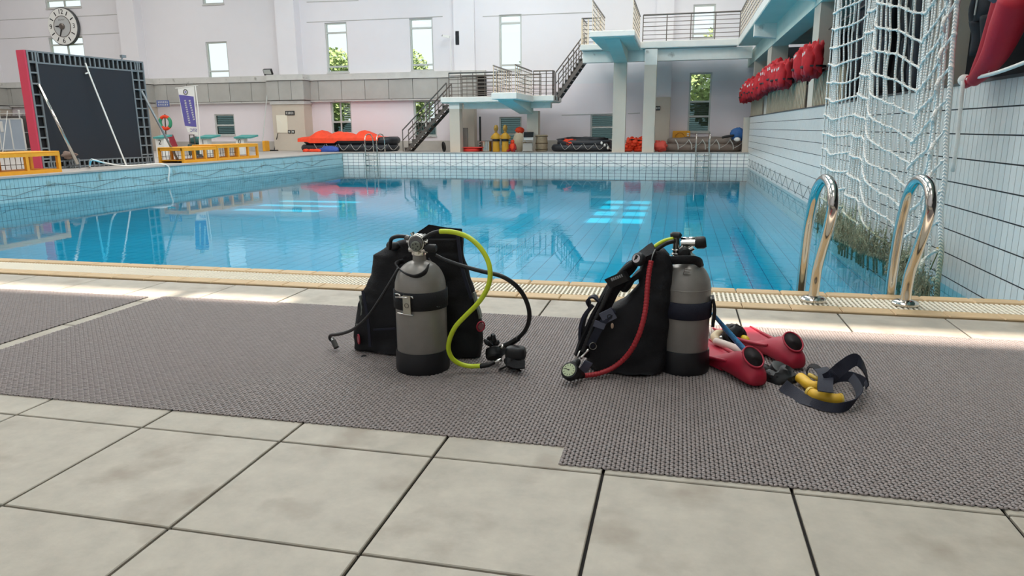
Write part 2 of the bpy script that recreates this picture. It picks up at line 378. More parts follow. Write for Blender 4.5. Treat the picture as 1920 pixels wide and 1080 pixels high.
# ------------------------------------------------------------------ near deck: floor tiles one by one
fl = struct(B().box(LX, 6.4, BY, 4.06, -.3, -.012).build('floor', m_joint))
TX, TY, TS = -2.286, 1.392, .5266
tb = B().bbox(.0035, TS-.0035, .0035, TS-.0035, -.012, 0, .0025)
tme = None
def pieces(cands, parent, name, m, limit=300, rest_name='small_tiles'):
    """cands: list of (B, size in picture); the largest become parts, the rest one joined part"""
    cands.sort(key=lambda c: -c[1]); rest = B()
    for i, (b, s) in enumerate(cands):
        if i < limit and s > 0: b.build(name, m, parent)
        else: rest.add(b.v, b.f)
    if rest.v: rest.build(rest_name, m, parent, kind='stuff')
def pxsize(p0, p1):
    a, b = proj(p0), proj(p1)
    if a[2] < .1 or b[2] < .1 or not (-60 < a[0] < 1980 and -60 < a[1] < 1140): return 0
    return min(abs(a[0]-b[0])+1, 400)*min(abs(a[1]-b[1])+1, 400)
c_ = []
for i in range(-16, 11):
    for j in range(-5, 6):
        x0, y0 = TX+i*TS, TY+j*TS+(.0 if j else 0)
        if y0 > 4.0: continue
        y1 = min(y0+TS, 4.056)
        c_.append((B().bbox(x0+.0045, x0+TS-.0045, y0+.004, y1-.004, -.012, random.uniform(-.0006, .0004), .0025), pxsize((x0,y0,0),(x0+TS,y0+TS,0))))
pieces(c_, fl, 'tile', m_tilefl)
# ------------------------------------------------------------------ kerb with overflow grating
kb = struct(B().box(LX, XR, 4.06, YN, -.3, -.05).build('trim_1', m_gutter))
c_ = []
for k in range(-46, 8):
    x0 = .910+.2625*k
    if x0+.2625 > XR+.3: continue
    c_.append((B().bbox(x0+.002, min(x0+.2605, XR), 4.062, 4.182, -.05, .003, .005), pxsize((x0,4.06,0),(x0+.26,4.18,0))))
    x0 = .902+.261*k
    c_.append((B().bbox(x0+.002, min(x0+.259, XR), 4.428, YN, -.05, .006, .008), pxsize((x0,4.43,0),(x0+.26,4.54,0))))
pieces(c_, kb, 'kerb_block', m_kerb, rest_name='kerb_run')
gr = B(); x = -11.5
while x < XR-.02:
    gr.bbox(x, x+.0135, 4.186, 4.424, -.018, 0, .002); x += .0262
for y in (4.19, 4.235, 4.28, 4.325, 4.37, 4.412): gr.box(-11.5, XR, y, y+.009, -.016, -.004)
g_ = gr.build('drain_grating', m_grate, kb, kind='stuff')
# ------------------------------------------------------------------ pool basin
pf = struct(B().box(XL-.3, XR+.3, YN-.3, YF+.3, ZB-.3, ZB-.004).build('floor.001', m_poolgr)); pf.name = 'floor_pool'
tl = B()
for i in range(int((XR-XL)/.26)+1):
    for j in range(int((YF-YN)/.52)+1):
        tl.box(XL+i*.26+.006, XL+i*.26+.254, YN+j*.52+.004, YN+j*.52+.516, ZB-.004, ZB)
tl.build('basin_tiles', m_poolfl, pf, kind='stuff')
def tilewall(name, m, mg, u0, u1, du, z1, dz, nz, put, limit=300, gu=.0038, gz=.0062, back=None):
    w = struct(back.build(name, mg)); c_ = []; n = int((u1-u0)/du)
    for i in range(n+1):
        for j in range(nz):
            a, b = u0+i*du+gu, min(u0+(i+1)*du-gu, u1); zt = z1-j*dz-gz; zb = z1-(j+1)*dz+gz
            if b-a < .01: continue
            bb = put(a, b, zb, zt); c_.append((bb, pxsize(bb.v[0], bb.v[6]) if zt > ZW else 0))
    pieces(c_, w, 'tile', m, limit); return w
wR = tilewall('wall_pool_right', m_tileR, m_grout, 4.4, YF+.3, .1085, 1.38, .2345, 11,
         lambda a, b, z0, z1: B().box(XR, XR+.02, a, b, z0, z1), back=B().box(XR+.005, XR+.3, BY, YF+.6, -1.3, 1.375))
wL = tilewall('wall_pool_left', m_tileL, m_groutF, YN, YF, .1085, -.03, .2345, 5,
         lambda a, b, z0, z1: B().box(XL-.02, XL, a, b, z0, z1), back=B().box(XL-.3, XL-.005, YN-.3, YF+.3, -1.3, -.03))
wF = tilewall('wall_pool_far', m_tileF, m_groutF, XL, XR, .2546, -.03, .137, 8,
         lambda a, b, z0, z1: B().box(a, b, YF, YF+.02, z0, z1), gu=.0085, gz=.007, back=B().box(XL-.3, XR+.3, YF+.005, YF+.3, -1.3, -.03))
wN = struct(B().box(XL-.3, XR+.3, YN-.05, YN-.005, -1.3, -.05).build('wall_pool_near', m_tileR))
wa = B().add([(XL,YN-.004,ZW),(XR,YN-.004,ZW),(XR,YF,ZW),(XL,YF,ZW)], [(0,1,2,3)]).build('water', m_water); wa['kind'] = 'structure'
# far and left decks with their edge stones
struct(B().box(LX, 6.4, YF+.02, WY, -.3, -.002).build('floor_far', m_deck2))
struct(B().box(LX, XL-.02, 4.06, YF+.02, -.3, -.002).build('floor_left', m_deck2))
ed = struct(B().box(XL-.32, XR, YF-.03, YF+.3, -.03, .012).build('trim_2', m_deck2)); ed2 = struct(B().box(XL-.32, XL+.03, YN, YF-.03, -.03, .012).build('trim_3', m_deck2))
# gallery behind the tiled wall on the right
struct(B().box(XR-.012, XR+.34, 3.0, YF+.5, 1.375, 1.40).build('trim_4', mat('dark_sill', (86,82,80), .6)))
struct(B().box(XR+.3, RX, BY, WY, 1.2, 1.36).build('floor_gallery', m_deck2))
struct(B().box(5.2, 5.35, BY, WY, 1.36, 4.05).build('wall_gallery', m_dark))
struct(B().box(3.28, 5.2, 31.0, 31.15, 1.36, 4.05).build('wall_gallery_shade', m_dark))  # added wall whose dark colour stands in for shade deep in the gallery
for k, (y, w) in enumerate(((30.2,.55),(24.9,.5),(16.6,.28),(8.9,.26))):
    struct(B().box(2.72, 2.72+w, y, y+(1.1 if k == 1 else .75 if k == 2 else .5), 1.40, 3.5).build('pillar.%03d' % (10+k), m_pier))
struct(B().box(2.45, 2.95, YF+.35, YF+.7, 0, 1.37).build('pillar.020', m_pier))
up = struct(B().box(2.03, RX, BY, 30.0, 4.08, 4.33).build('floor_upper', m_tealw))
B().box(2.04, RX, BY, 30.0, 4.05, 4.08).build('soffit', m_teal, up)
be = struct(B().box(2.70, 3.2, BY, 33.4, 3.5, 4.05).build('trim_5', m_teal))
for y in (23.8, 17.0, 10.2, 3.4): B().hexa([(2.06,y,3.70),(2.7,y,3.62),(2.7,y+.3,3.62),(2.06,y+.3,3.70),(2.06,y,4.05),(2.7,y,4.05),(2.7,y+.3,4.05),(2.06,y+.3,4.05)]).build('bracket', m_tealw, be)
# ------------------------------------------------------------------ diving platforms, stairs and railings on the far deck
def railing(label, pts, h=1.0, n=6, step=.42, group=None, flat=True):
    """pts: base corners; posts and bars, a dark handrail on top"""
    pts = [Vector(p) for p in pts]; t = thing('railing', label, 'railing', pts[0], group)
    up_ = Vector((0, 0, h)); B().tube([p+up_ for p in pts], .032, 6).build('handrail', m_rail, t)
    for k in range(n):
        z = Vector((0, 0, h*(k+.6)/(n+.3))); B().tube([p+z for p in pts], .014, 5).build('bar', m_rail, t)
    for a, b in zip(pts[:-1], pts[1:]):
        L = (b-a).length; m = max(1, round(L/step)); d = (b-a).normalized()
        for i in range(m+1):
            p = a+(b-a)*(i/m)
            if flat: B().bar(p, p+up_, .06, .016, d.cross(Vector((0,0,1)))).build('post', m_cream, t)
            else: B().tube([p, p+up_], .02, 6).build('post', m_rail, t)
    return t
m_cream = mat('cream_rail_plate', (236, 218, 190), .5)
def stair(label, a, b, w, n, rail_h=1.0, group=None):
    """a, b: foot and head of the near stringer"""
    a, b = Vector(a), Vector(b); t = thing('staircase', label, 'staircase', a); yv = Vector((0, w, 0))
    for o in (Vector((0,0,0)), yv): B().bar(a+o, b+o, .05, .13).build('stringer', m_rail, t)
    for i in range(n):
        f = (i+.6)/n; p = a+(b-a)*f+Vector((0,0,.1))
        B().box(p.x-.15, p.x+.15, p.y, p.y+w, p.z-.02, p.z+.02).build('tread', m_rail, t)
        B().box(p.x-.15, p.x-.13, p.y+.02, p.y+w-.02, p.z-.14, p.z-.02).build('riser_bracket', m_rail, t)
    for o in (Vector((0,0,0)), yv):
        for hh in (1., .55):
            B().tube([a+o+Vector((-.25,0,.05+(0 if hh == 1. else .02))) if hh == 5 else a+o+Vector((-.1,0,hh)), b+o+Vector((0,0,hh))], .03 if hh == 1 else .022, 6).build('handrail' if hh == 1 else 'mid_rail', m_rail, t)
        m = 5
        for i in range(m+1):
            p = a+o+(b-a)*(i/m)+Vector((-.1 if i == 0 else 0,0,0)); B().tube([p+Vector((0,0,-.05 if i else -.12)), p+Vector((0,0,1.))], .022, 6).build('baluster', m_rail, t)
    return t
def column(x0, x1, y0, y1, z, zteal=None, t=None):
    o = B().box(x0, x1, y0, y1, 0, zteal or z).build('column', m_pier, t)
    if zteal: B().box(x0-.005, x1+.005, y0-.005, y1+.005, zteal, z).build('column_head', m_tealw, o)
    return o
YP = 30.5
xa = P(826,188,YP).x
lp = thing('diving_platform', 'lower concrete diving platform carried on two beige columns', 'diving platform', (xa, YP, 0))
B().bbox(xa, -5.28, YP, WY-.9, 2.13, 2.36, .02).build('deck_slab', m_tealw, lp)
B().bbox(-7.13, -6.147, 27.22, YP+.05, 2.10, 2.35, .02).build('jump_ledge', m_tealw, lp)
B().hexa([(-6.95,27.6,2.04),(-6.35,27.6,2.04),(-6.35,31.5,1.62),(-6.95,31.5,1.62),(-6.95,27.6,2.1),(-6.35,27.6,2.1),(-6.35,31.5,2.13),(-6.95,31.5,2.13)]).build('cantilever_beam', m_teal, lp)
B().box(-9.4, -5.5, YP+.55, YP+.9, 1.86, 2.13).build('edge_beam', m_tealw, lp)
B().box(xa+.05, -5.33, YP+.05, WY-.95, 2.10, 2.13).build('soffit', m_teal, lp)
column(-9.96, -9.5, 30.68, 31.15, 2.1, 1.86, lp); column(-6.62, -6.12, 31.42, 31.9, 1.75, None, lp)
up2 = thing('diving_platform', 'upper concrete diving platform with a stained front edge carried on two tall columns', 'diving platform', (-1.6, 30, 0))
B().bbox(-1.68, 2.03, 30.0, WY-.5, 4.08, 4.335, .02).build('deck_slab', m_tealw, up2)
B().bbox(-3.22, -1.67, 25.82, 30.4, 4.07, 4.27, .02).build('jump_ledge', m_tealw, up2)
B().bbox(-4.1, -3.0, 30.0, 31.9, 4.08, 4.3, .02).build('stair_landing', m_tealw, up2)
B().hexa([(-2.72,26.2,4.02),(-2.2,26.2,4.02),(-2.2,30.1,3.56),(-2.72,30.1,3.56),(-2.72,26.2,4.08),(-2.2,26.2,4.08),(-2.2,30.1,4.08),(-2.72,30.1,4.08)]).build('cantilever_beam', m_teal, up2)
B().box(-4.05, 2.6, 30.35, 30.7, 3.62, 4.06).build('edge_beam', m_tealw, up2)
B().box(-3.95, 2.6, 30.72, WY-.55, 4.03, 4.08).build('soffit', m_teal, up2)
B().box(-3.15, -1.72, 25.9, 30.3, 4.04, 4.07).build('ledge_soffit', m_teal, up2)
column(-2.74, -2.22, 30.05, 30.34, 3.56, None, up2); column(-1.51, -1.03, 30.05, 30.6, 4.05, 3.45, up2)
stair('lower steel staircase rising from the far deck to the lower platform', P(760,286,31.2), P(838,199,31.2)+Vector((0,0,0)), .75, 11)
stair('upper steel staircase rising from the lower platform to the upper platform', P(1046,182,30.9), P(1095,112,30.9), .75, 9)
zl, zu = 2.36, 4.33
railing('railing along the front of the lower platform by the head of the stairs', [(-9.9,YP+.05,zl),(-7.2,YP+.05,zl)], flat=False, step=.55)
railing('railing on the near side of the lower jump ledge', [(-7.08,27.4,zl-.01),(-7.08,30.4,zl-.01)])
railing('railing on the stair side of the lower jump ledge', [(-6.2,27.3,zl-.01),(-6.2,30.45,zl-.01)])
railing('railing at the stair end of the lower platform', [(-6.15,YP+.05,zl),(-5.33,YP+.05,zl),(-5.33,31.0,zl)], step=.3, flat=False)
railing('railing at the back of the lower platform by the wall', [(-9.9,WY-1.0,zl),(-6.2,WY-1.0,zl)], flat=False, step=.7)
railing('short railing round the stair landing of the upper platform', [(-4.05,31.6,zu-.03),(-4.05,30.06,zu-.03),(-3.3,30.06,zu-.03)], step=.3)
railing('railing on the stair side of the upper jump ledge', [(-3.13,25.95,zu-.06),(-3.13,29.9,zu-.06)])
railing('railing on the gallery side of the upper jump ledge', [(-1.74,25.95,zu-.06),(-1.74,29.9,zu-.06)])
railing('long railing along the front of the upper platform', [(-1.62,30.06,zu),(2.06,30.06,zu)], flat=False, step=1.0)
railing('railing running along the edge of the upper gallery above the beam', [(2.09,29.95,zu),(2.09,14.5,zu)], step=.5)
# pool ladders on the far side
def ladder(label, x, w=.5):
    t = thing('pool_ladder', label, 'pool ladder', (x, YF, 0), 'pool ladders on the far side')
    for sx in (0, w):
        B().tube([(x+sx,YF+.75,0),(x+sx,YF+.72,.55),(x+sx,YF+.5,.78),(x+sx,YF+.1,.78),(x+sx,YF-.12,.6),(x+sx,YF-.13,0),(x+sx,YF-.13,-1.05)], .025, 8, 5).build('stile', m_steel, t, True)
    for k in range(4): B().tube([(x,YF-.13,-.12-.22*k),(x+w,YF-.13,-.12-.22*k)], .022, 6).build('rung', m_steel, t, True)
    return t
ladder('steel pool ladder in front of the orange raft', P(686,300,YF-.13).x, .56); ladder('steel pool ladder near the far corner under the gallery', P(1304,300,YF-.13).x, .52)
# festooned mooring cords just above the water
def festoon(label, pts, drop):
    b = B(); q = []
    for a, c in zip(pts[:-1], pts[1:]):
        a, c = Vector(a), Vector(c); q += [a, (a+c)/2-Vector((0,0,drop))]
    q.append(Vector(pts[-1])); b.tube(q, .0055, 5)
    for p in pts: b.ell(p, (.012,.012,.012), 6, 4)
    return tag(b.build('festoon_cord', mat('grey_cord',(96,104,104),.8)), label, 'cord')
festoon('dark cord festooned along the far pool wall above the water', [(P(735+45.5*k,303,YF-.03).x, YF-.03, -.34) for k in range(13)], .22)
festoon('dark cord festooned along the left pool wall above the water', [(XL+.03, 7.5+2.3*k, -.22) for k in range(10)], .22)
festoon('dark cord festooned along the tiled right wall above the water', [(XR-.03, 12.5+1.1*k, -.22) for k in range(16)], .3)
# ------------------------------------------------------------------ things on the far deck
def blob(b, c, r, amp=.1, sc=2., n=20, m=12, seed=0, sq=1.):
    """lumpy soft body"""
    c = Vector(c); rings = []
    for i in range(1, m):
        th = PI*i/m; ring = []
        for k in range(n):
            a = 2*PI*k/n; ca, sa = math.cos(a), math.sin(a); s_ = math.sin(th)
            d = Vector((math.copysign(abs(ca)**sq, ca)*s_**sq, math.copysign(abs(sa)**sq, sa)*s_**sq, -math.copysign(abs(math.cos(th))**sq, math.cos(th))))
            f = 1+amp*noise.noise(d*sc+Vector((seed*7.1, seed*3.3, seed)))
            ring.append((c.x+d.x*r[0]*f, c.y+d.y*r[1]*f, c.z+d.z*r[2]*f))
        rings.append(ring)
    return b.loft(rings, True)
def tubering(b, x0, x1, y0, y1, z, r, n=40):
    """inflatable ring with rounded plan"""
    cx, cy_, ax, ay = (x0+x1)/2, (y0+y1)/2, (x1-x0)/2-r, (y1-y0)/2-r; rings = []
    for i in range(n+1):
        a = 2*PI*i/n; ca, sa = math.cos(a), math.sin(a); e = .45
        px, py = math.copysign(abs(ca)**e, ca)*ax, math.copysign(abs(sa)**e, sa)*ay; d = Vector((ca*ay, sa*ax, 0)).normalized()
        rr = r*(1+.05*noise.noise(Vector((px,py,z))))
        rings.append([Vector((cx+px, cy_+py, z))+d*(rr*math.cos(t))+Vector((0,0,rr*math.sin(t))) for t in [2*PI*k/10 for k in range(10)]])
    return b.loft(rings, False)
m_tubeb = mat('black_raft_rubber', (40,42,48), .5, nz=(1.5,.15)); m_blue = mat('blue_canvas', (52,84,170), .6, nz=(5,.2))
x0, x1 = P(566,280,31.6).x, P(741,280,31.6).x
ra = thing('life_raft', 'long black inflatable raft under a bright orange canopy by the far steps', 'raft', ((x0+x1)/2, 32, 0))
tubering(B(), x0, x1-.05, 31.0, 32.9, .17, .17).build('lower_tube', m_tubeb, ra, True)
tubering(B(), x0+.12, x1, 31.05, 32.9, .5, .17).build('upper_tube', m_tubeb, ra, True)
b = B(); N_ = 26; rings = []
prof = {0:.0,1:.03,3:.05,5:.3,6:.34,8:.12,9:.1,11:.26,12:.27,13:.22,14:.24,15:.18,16:.08,18:.1,19:.3,20:.32,22:.16,24:.03,26:.0}
ks = sorted(prof)
for i in range(N_+1):
    k = max(j for j in ks if j <= i); k2 = min(j for j in ks if j >= i); h = prof[k] if k == k2 else prof[k]+(prof[k2]-prof[k])*(i-k)/(k2-k)
    x = x0+.14+(x1-.72-x0)*i/N_; lip = .46 if i < 4 else .40 if i < 13 else .5
    rings.append([(x,31.0,lip),(x,31.02,.62),(x,31.35,.66+h*.8),(x,31.7,.66+h),(x,32.3,.66+h*.8),(x,32.85,.6),(x,32.92,.5)])
b.loft(rings, False, False).build('canopy', m_orange, ra, True, angle=35)
bl = B(); blob(bl, P(618,281,30.85), (.5,.16,.17), .35, 4, seed=3).build('blue_bag', m_blue, ra, True)
bl = B()
for k, px in enumerate((574,585,592,597)): blob(bl, P(px,285,30.8)+Vector((0,0,.06)), (.17,.1,.08), .5, 4, seed=k)
bl.build('canopy_flap', m_orange, ra, True)
fr_ = B()
for k in range(7): q = x0+1.0+.62*k; fr_.tube([(q,30.98,.36),(q+.2,30.9,.12),(q+.35,30.9,.1),(q+.55,30.98,.33)], .009, 5, 3)
fr_.build('grab_line', mat('grey_rope',(186,184,178),.8), ra)
# small objects in a row under the lower platform
b = B(); blob(b, P(885,281,31.4)+Vector((0,0,-.0)), (.4,.3,.12), .12, 2, sq=.7); tb_ = thing('tub', 'flat red plastic tub lying beside the left platform column', 'tub', G(885,284)); b.build('tub_body', mat('red_plastic',(240,70,60),.5), tb_, True)
B().box(P(868,282,31.25).x, P(905,282,31.25).x, 31.05, 31.7, .17, .2).build('tub_rim', mat('red_plastic',(240,70,60),.5), tb_)
c = G(914,284); pot = thing('steel_pot', 'round steel cooking pot on the deck beside the yellow torsos', 'pot', c)
B().lathe([(.26,0),(.3,.02),(.3,.42),(.33,.44),(.33,.46),(.27,.46),(.27,.1)], c, n=24).build('pot_body', m_steel, pot, True, angle=40)
for sx in (-1, 1): B().torus(c+Vector((sx*.33,0,.36)), .06, .014, (0,1,0), 12, 6).build('handle', m_steel, pot, True)
m_dummy = mat('ochre_rubber', (200,150,36), .5, nz=(6,.1)); m_dummyh = mat('tan_rubber', (176,136,60), .55)
def dummy(px, label):
    c = G(px, 284.6); t = thing('training_torso', label, 'torso', c, 'yellow rescue training torsos')
    b = B(); rings = []
    for z, rx, ry in ((0,.2,.13),(.03,.22,.14),(.25,.2,.14),(.42,.19,.13),(.58,.24,.15),(.7,.25,.14),(.78,.17,.11),(.83,.07,.07)):
        rings.append([(c.x+.74*rx*math.cos(2*PI*k/20), c.y+ry*math.sin(2*PI*k/20), z) for k in range(20)])
    b.loft(rings).build('torso_body', m_dummy, t, True)
    b = B(); b.tube([c+Vector((0,0,.8)), c+Vector((0,0,.92))], .06, 12); blob(b, c+Vector((0,0,1.02)), (.1,.12,.15), .04); b.ell(c+Vector((0,-.12,1.01)), (.02,.03,.035)); b.build('head', m_dummyh, t, True)
    for sx in (-1,1): B().tube([c+Vector((sx*.14,0,.68)), c+Vector((sx*.19,0,.63)), c+Vector((sx*.205,-.02,.56))], [.07,.06,.05], 10, 3).build('arm', m_dummyh, t, True)
    B().lathe([(.14,0),(.165,0),(.165,.1),(.14,.1)], c+Vector((0,0,.46)), n=20).build('belt', m_rub, t)
dummy(930.5, 'ochre rescue training torso standing next to the steel pot'); dummy(947.5, 'ochre rescue training torso standing next to the orange doll')
c = G(961,284.4); t = thing('rescue_doll', 'small orange and red padded doll sitting on the deck beside the column', 'doll', c)
b = B(); blob(b, c+Vector((0,0,.2)), (.14,.12,.2), .1); blob(b, c+Vector((0,0,.43)), (.09,.09,.1), .1); b.build('doll_body', m_orange, t, True)
for sx in (-1,1):
    B().tube([c+Vector((sx*.06,-.05,.1)), c+Vector((sx*.12,-.18,.06)), c+Vector((sx*.15,-.3,.05))], .055, 8, 3).build('leg', mat('dark_red_cloth',(150,30,40),.7), t, True); B().tube([c+Vector((sx*.09,0,.33)), c+Vector((sx*.15,-.05,.2)), c+Vector((sx*.16,-.1,.1))], .045, 8, 3).build('arm', mat('dark_red_cloth',(150,30,40),.7), t, True)
c = G(973,283.6); t = thing('sack', 'tall cream sack with an orange bag on top behind the platform column', 'sack', c)
b = B(); blob(b, c+Vector((0,.1,.42)), (.3,.22,.44), .12, 3); b.build('sack_body', mat('cream_canvas',(226,212,184),.8,nz=(4,.1)), t, True)
b = B(); blob(b, c+Vector((.02,.1,.92)), (.2,.17,.15), .3, 3, seed=2); b.build('top_bag', m_orange, t, True)
# folding chair against the column
c = Vector((P(990,284,31.1).x, 31.0, 0)); ch = thing('folding_chair', 'grey folding chair with a black backrest against the platform column', 'chair', c); m_grym = mat('grey_metal', (186,184,178), .4, .3)
for sx in (-1, 1):
    B().tube([c+Vector((sx*.22,.0,0)), c+Vector((sx*.22,.12,.45)), c+Vector((sx*.22,.3,.85))], .016, 6).build('leg', m_grym, ch); B().tube([c+Vector((sx*.2,.32,0)), c+Vector((sx*.2,-.02,.44))], .014, 6).build('leg', m_grym, ch)
B().bbox(c.x-.21, c.x+.21, c.y-.08, c.y+.3, .42, .45, .01).build('seat', m_grym, ch)
B().obox(c+Vector((0,.25,.74)), (.22,0,0), (0,.02,0), (0,.05,.11)).build('backrest', m_rub, ch)
B().obox(c+Vector((0,.2,.56)), (.21,0,0), (0,.012,0), (0,.04,.07)).build('back_panel', mat('white_panel',(228,228,224),.6), ch)
B().obox(c+Vector((0,.02,.2)), (.2,0,0), (0,.01,0), (0,.03,.17)).build('leg_panel', m_grym, ch)
c = G(1014,284); t = thing('cable_drum', 'brown woven drum standing on the deck beside the folding chair', 'drum', c)
B().lathe([(.24,0),(.28,.03),(.26,.12),(.28,.35),(.26,.6),(.28,.7),(.24,.72)], c+Vector((0,.15,0)), n=24).build('drum_body', mat('brown_wicker',(168,150,124),.8,nz=(8,.25)), t, True)
for z in (.1,.36,.66): B().torus(c+Vector((0,.15,z)), .275, .02, (0,0,1), 24, 6).build('hoop', mat('dark_wicker',(110,92,70),.8), t, True)
# black raft
x0, x1 = P(1031,280,31.2).x, P(1149,280,31.2).x
r2 = thing('life_raft', 'collapsed black inflatable raft with an orange cloth on top between the two columns', 'raft', ((x0+x1)/2, 31.8, 0))
tubering(B(), x0, x1, 31.0, 32.7, .16, .16).build('lower_tube', m_tubeb, r2, True); tubering(B(), x0+.25, x1-.1, 31.05, 32.7, .37, .13).build('upper_tube', m_tubeb, r2, True)
b = B(); blob(b, ((x0+x1)/2, 31.9, .48), ((x1-x0)*.42,.6,.13), .5, 3).build('floor_cloth', m_tubeb, r2, True)
b = B(); blob(b, P(1068,268,31.3), (.32,.25,.16), .6, 3, seed=5).build('orange_cloth', m_orange, r2, True, angle=30)
b = B()
for px, pz in ((1128,268),(1134,272),(1140,277)): b.ell(P(px,pz,31.0), (.05,.04,.07))
b.build('valve', m_lens, r2, True)
b = B()
for k in range(5): q = x0+.5+.5*k; b.tube([(q,30.97,.36),(q+.2,30.88,.1),(q+.45,30.97,.3)], .008, 5, 3)
b.build('grab_line', mat('grey_rope',(186,184,178),.8), r2)
# orange life jackets heaped between the columns: each a body with two chest pads and a strap
def jacket(c, rz, tilt, label, m, grp, s=1., name='life_jacket'):
    c = Vector(c); t = thing(name, label, 'life jacket', c, grp)
    b = B(); blob(b, c+Vector((0,0,.3*s)), (.29*s,.11*s,.31*s), .2*(2 if name == 'life_vest' else 1), 4, 16, 10, seed=random.random()*9, sq=.7).build('back_pad', m, t, True)
    for sx in (-1,1): b = B(); blob(b, c+Vector((sx*.13*s,-.12*s,.26*s)), (.145*s,.09*s,.25*s), .22*(2 if name == 'life_vest' else 1), 4, 14, 9, seed=random.random()*9, sq=.7).build('chest_pad', m, t, True)
    B().torus(c+Vector((0,-.03,.5*s)), .105*s, .04*s, (0,.5,1), 16, 6).build('collar', m, t, True)
    B().lathe([(.27*s,0),(.285*s,0),(.285*s,.03*s),(.27*s,.03*s)], c+Vector((0,-.05*s,.17*s)), n=18).build('belt', m_rub, t).scale = (1,.75,1)
    for sx in (-1,1): B().box(c.x+sx*.13*s-.035*s, c.x+sx*.13*s+.035*s, c.y-.215*s, c.y-.2*s, .38*s+c.z, .44*s+c.z).build('reflective_patch', m_lens, t)
    t.rotation_euler = (tilt, 0, rz); return t
gj = 'orange life jackets heaped between the two tall columns'
for k, (px, py, rz, tl_) in enumerate(((1179,285,.3,-1.2),(1193,285,-.5,-1.3),(1185,276,.1,-1.0),(1197,277,-.4,-.9))):
    jacket(P(px,py,31.0+.1*(k % 2))+Vector((0,0,.07)), rz, tl_, ('orange life jacket lowest on the stair side of the heap between the two tall columns','orange life jacket lowest on the gallery side of the heap between the two tall columns','orange life jacket on top of the heap between the two tall columns','orange life jacket tucked against the gallery-side column in the heap')[k], m_orange, gj, .85)
# brown raft on the right with its rope, a yellow box and a blue pack
x0, x1 = P(1240,280,31).x, P(1396,280,31).x
r3 = thing('life_raft', 'flat brown folded raft with white grab loops below the tall window', 'raft', ((x0+x1)/2, 31.6, 0)); m_br = mat('brown_raft_rubber', (132,118,108), .7, nz=(2,.15))
tubering(B(), x0, x1, 30.9, 32.8, .17, .17).build('lower_tube', m_br, r3, True); tubering(B(), x0+.2, x1, 30.95, 32.8, .42, .14).build('upper_tube', m_br, r3, True)
b = B(); blob(b, ((x0+x1)/2+.2, 31.9, .5), ((x1-x0)*.43,.7,.1), .4, 3).build('floor_cloth', m_br, r3, True)
b = B()
for k in range(6): q = x0+.55+.55*k; b.tube([(q,30.95,.5),(q+.12,30.86,.3),(q+.14,30.86,.1)], .022, 6, 3); b.tube([(q+.14,30.86,.14),(q+.4,30.84,.3),(q+.55,30.95,.48)], .012, 5, 3)
b.build('grab_line', mat('grey_rope',(186,184,178),.8), r3)
b = B(); blob(b, P(1237,274,30.85), (.3,.2,.22), .5, 3, seed=4); tag(b.build('crumpled_jacket', mat('salmon_cloth',(232,90,76),.7), None, True, label=None), 'crumpled salmon red cloth tucked against the right column', 'cloth')
c = P(1277,262,32.9); t = thing('equipment_box', 'yellow equipment box with an arched front behind the brown raft', 'box', (c.x, 32.9, 0))
B().bbox(c.x-.38, c.x+.38, 32.98, 33.4, 0, .85, .03).build('box_body', m_yel, t)
b = B(); b.torus((c.x-.06,32.97,.56), .2, .015, (0,1,0), 20, 6); b.build('arch_trim', mat('dark_yellow',(190,122,30),.5), t)
for z in (.62,.7): B().box(c.x+.24, c.x+.34, 32.94, 32.98, z, z+.05).build('latch', m_lens, t)
c = P(1384,252,30.6); t = thing('backpack', 'blue backpack with a black strap hanging on the end of the brown raft', 'backpack', (c.x, 30.9, .3))
b = B(); blob(b, (c.x,30.9,c.z), (.3,.2,.27), .2, 3, seed=7).build('pack_body', mat('blue_nylon',(44,92,150),.6,nz=(6,.2)), t, True)
B().tube([(c.x-.15,30.72,c.z-.05),(c.x-.45,30.7,.62),(c.x-.6,30.75,.58)], .05, 8, 4).build('strap', m_rub, t, True)
b = B(); blob(b, (c.x-.02,30.7,c.z-.2), (.13,.06,.08), .2, 3); b.build('white_pouch', m_lens, t, True)
# signs, lamp and camera on the far wall and piers
def glyphs(b, o, r, u, w, h, n, seed):
    """a row of small stroke marks like the unreadable characters of a far sign"""
    rd = random.Random(seed); o, r, u = Vector(o), Vector(r), Vector(u); nn = r.cross(u)
    for i in range(n):
        c = o+r*(w*(i+.5)/n); s_ = w/n*.4
        for k in range(3): b.obox(c+u*((k-1)*h*.33), r*s_*rd.uniform(.6,1), u*h*.07, nn*.003)
        for k in range(2): b.obox(c+r*s_*rd.uniform(-.6,.6), r*h*.06, u*h*.42*rd.uniform(.6,1), nn*.003)
    return b
X_, Z_ = Vector((1,0,0)), Vector((0,0,1))
PF = WY-.8
r = rect(535,552,208,216,PF-.02); t = thing('wall_sign', 'small black sign with white characters on the beige pier', 'sign', (r[0],PF-.03,r[2]))
B().box(r[0], r[1], PF-.03, PF, r[2], r[3]).build('sign_plate', m_rub, t); glyphs(B(), (r[0]+.03,PF-.034,(r[2]+r[3])/2), X_, Z_, r[1]-r[0]-.06, (r[3]-r[2])*.7, 5, 1).build('lettering', m_lens, t)
r = rect(1229,1238,199,207,WY-.47); t = thing('wall_sign', 'small black sign on the grey pier beside the tall column', 'sign', (r[0],WY-.5,r[2]))
B().box(r[0], r[1], WY-.5, WY-.46, r[2], r[3]).build('sign_plate', m_rub, t); glyphs(B(), (r[0]+.02,WY-.504,(r[2]+r[3])/2), X_, Z_, r[1]-r[0]-.04, (r[3]-r[2])*.6, 3, 2).build('lettering', m_lens, t)
r = rect(519,539,216,249,PF-.02); t = thing('notice_board', 'cream sheet fixed to the beige pier below the black sign', 'notice', (r[0],PF-.03,r[2]))
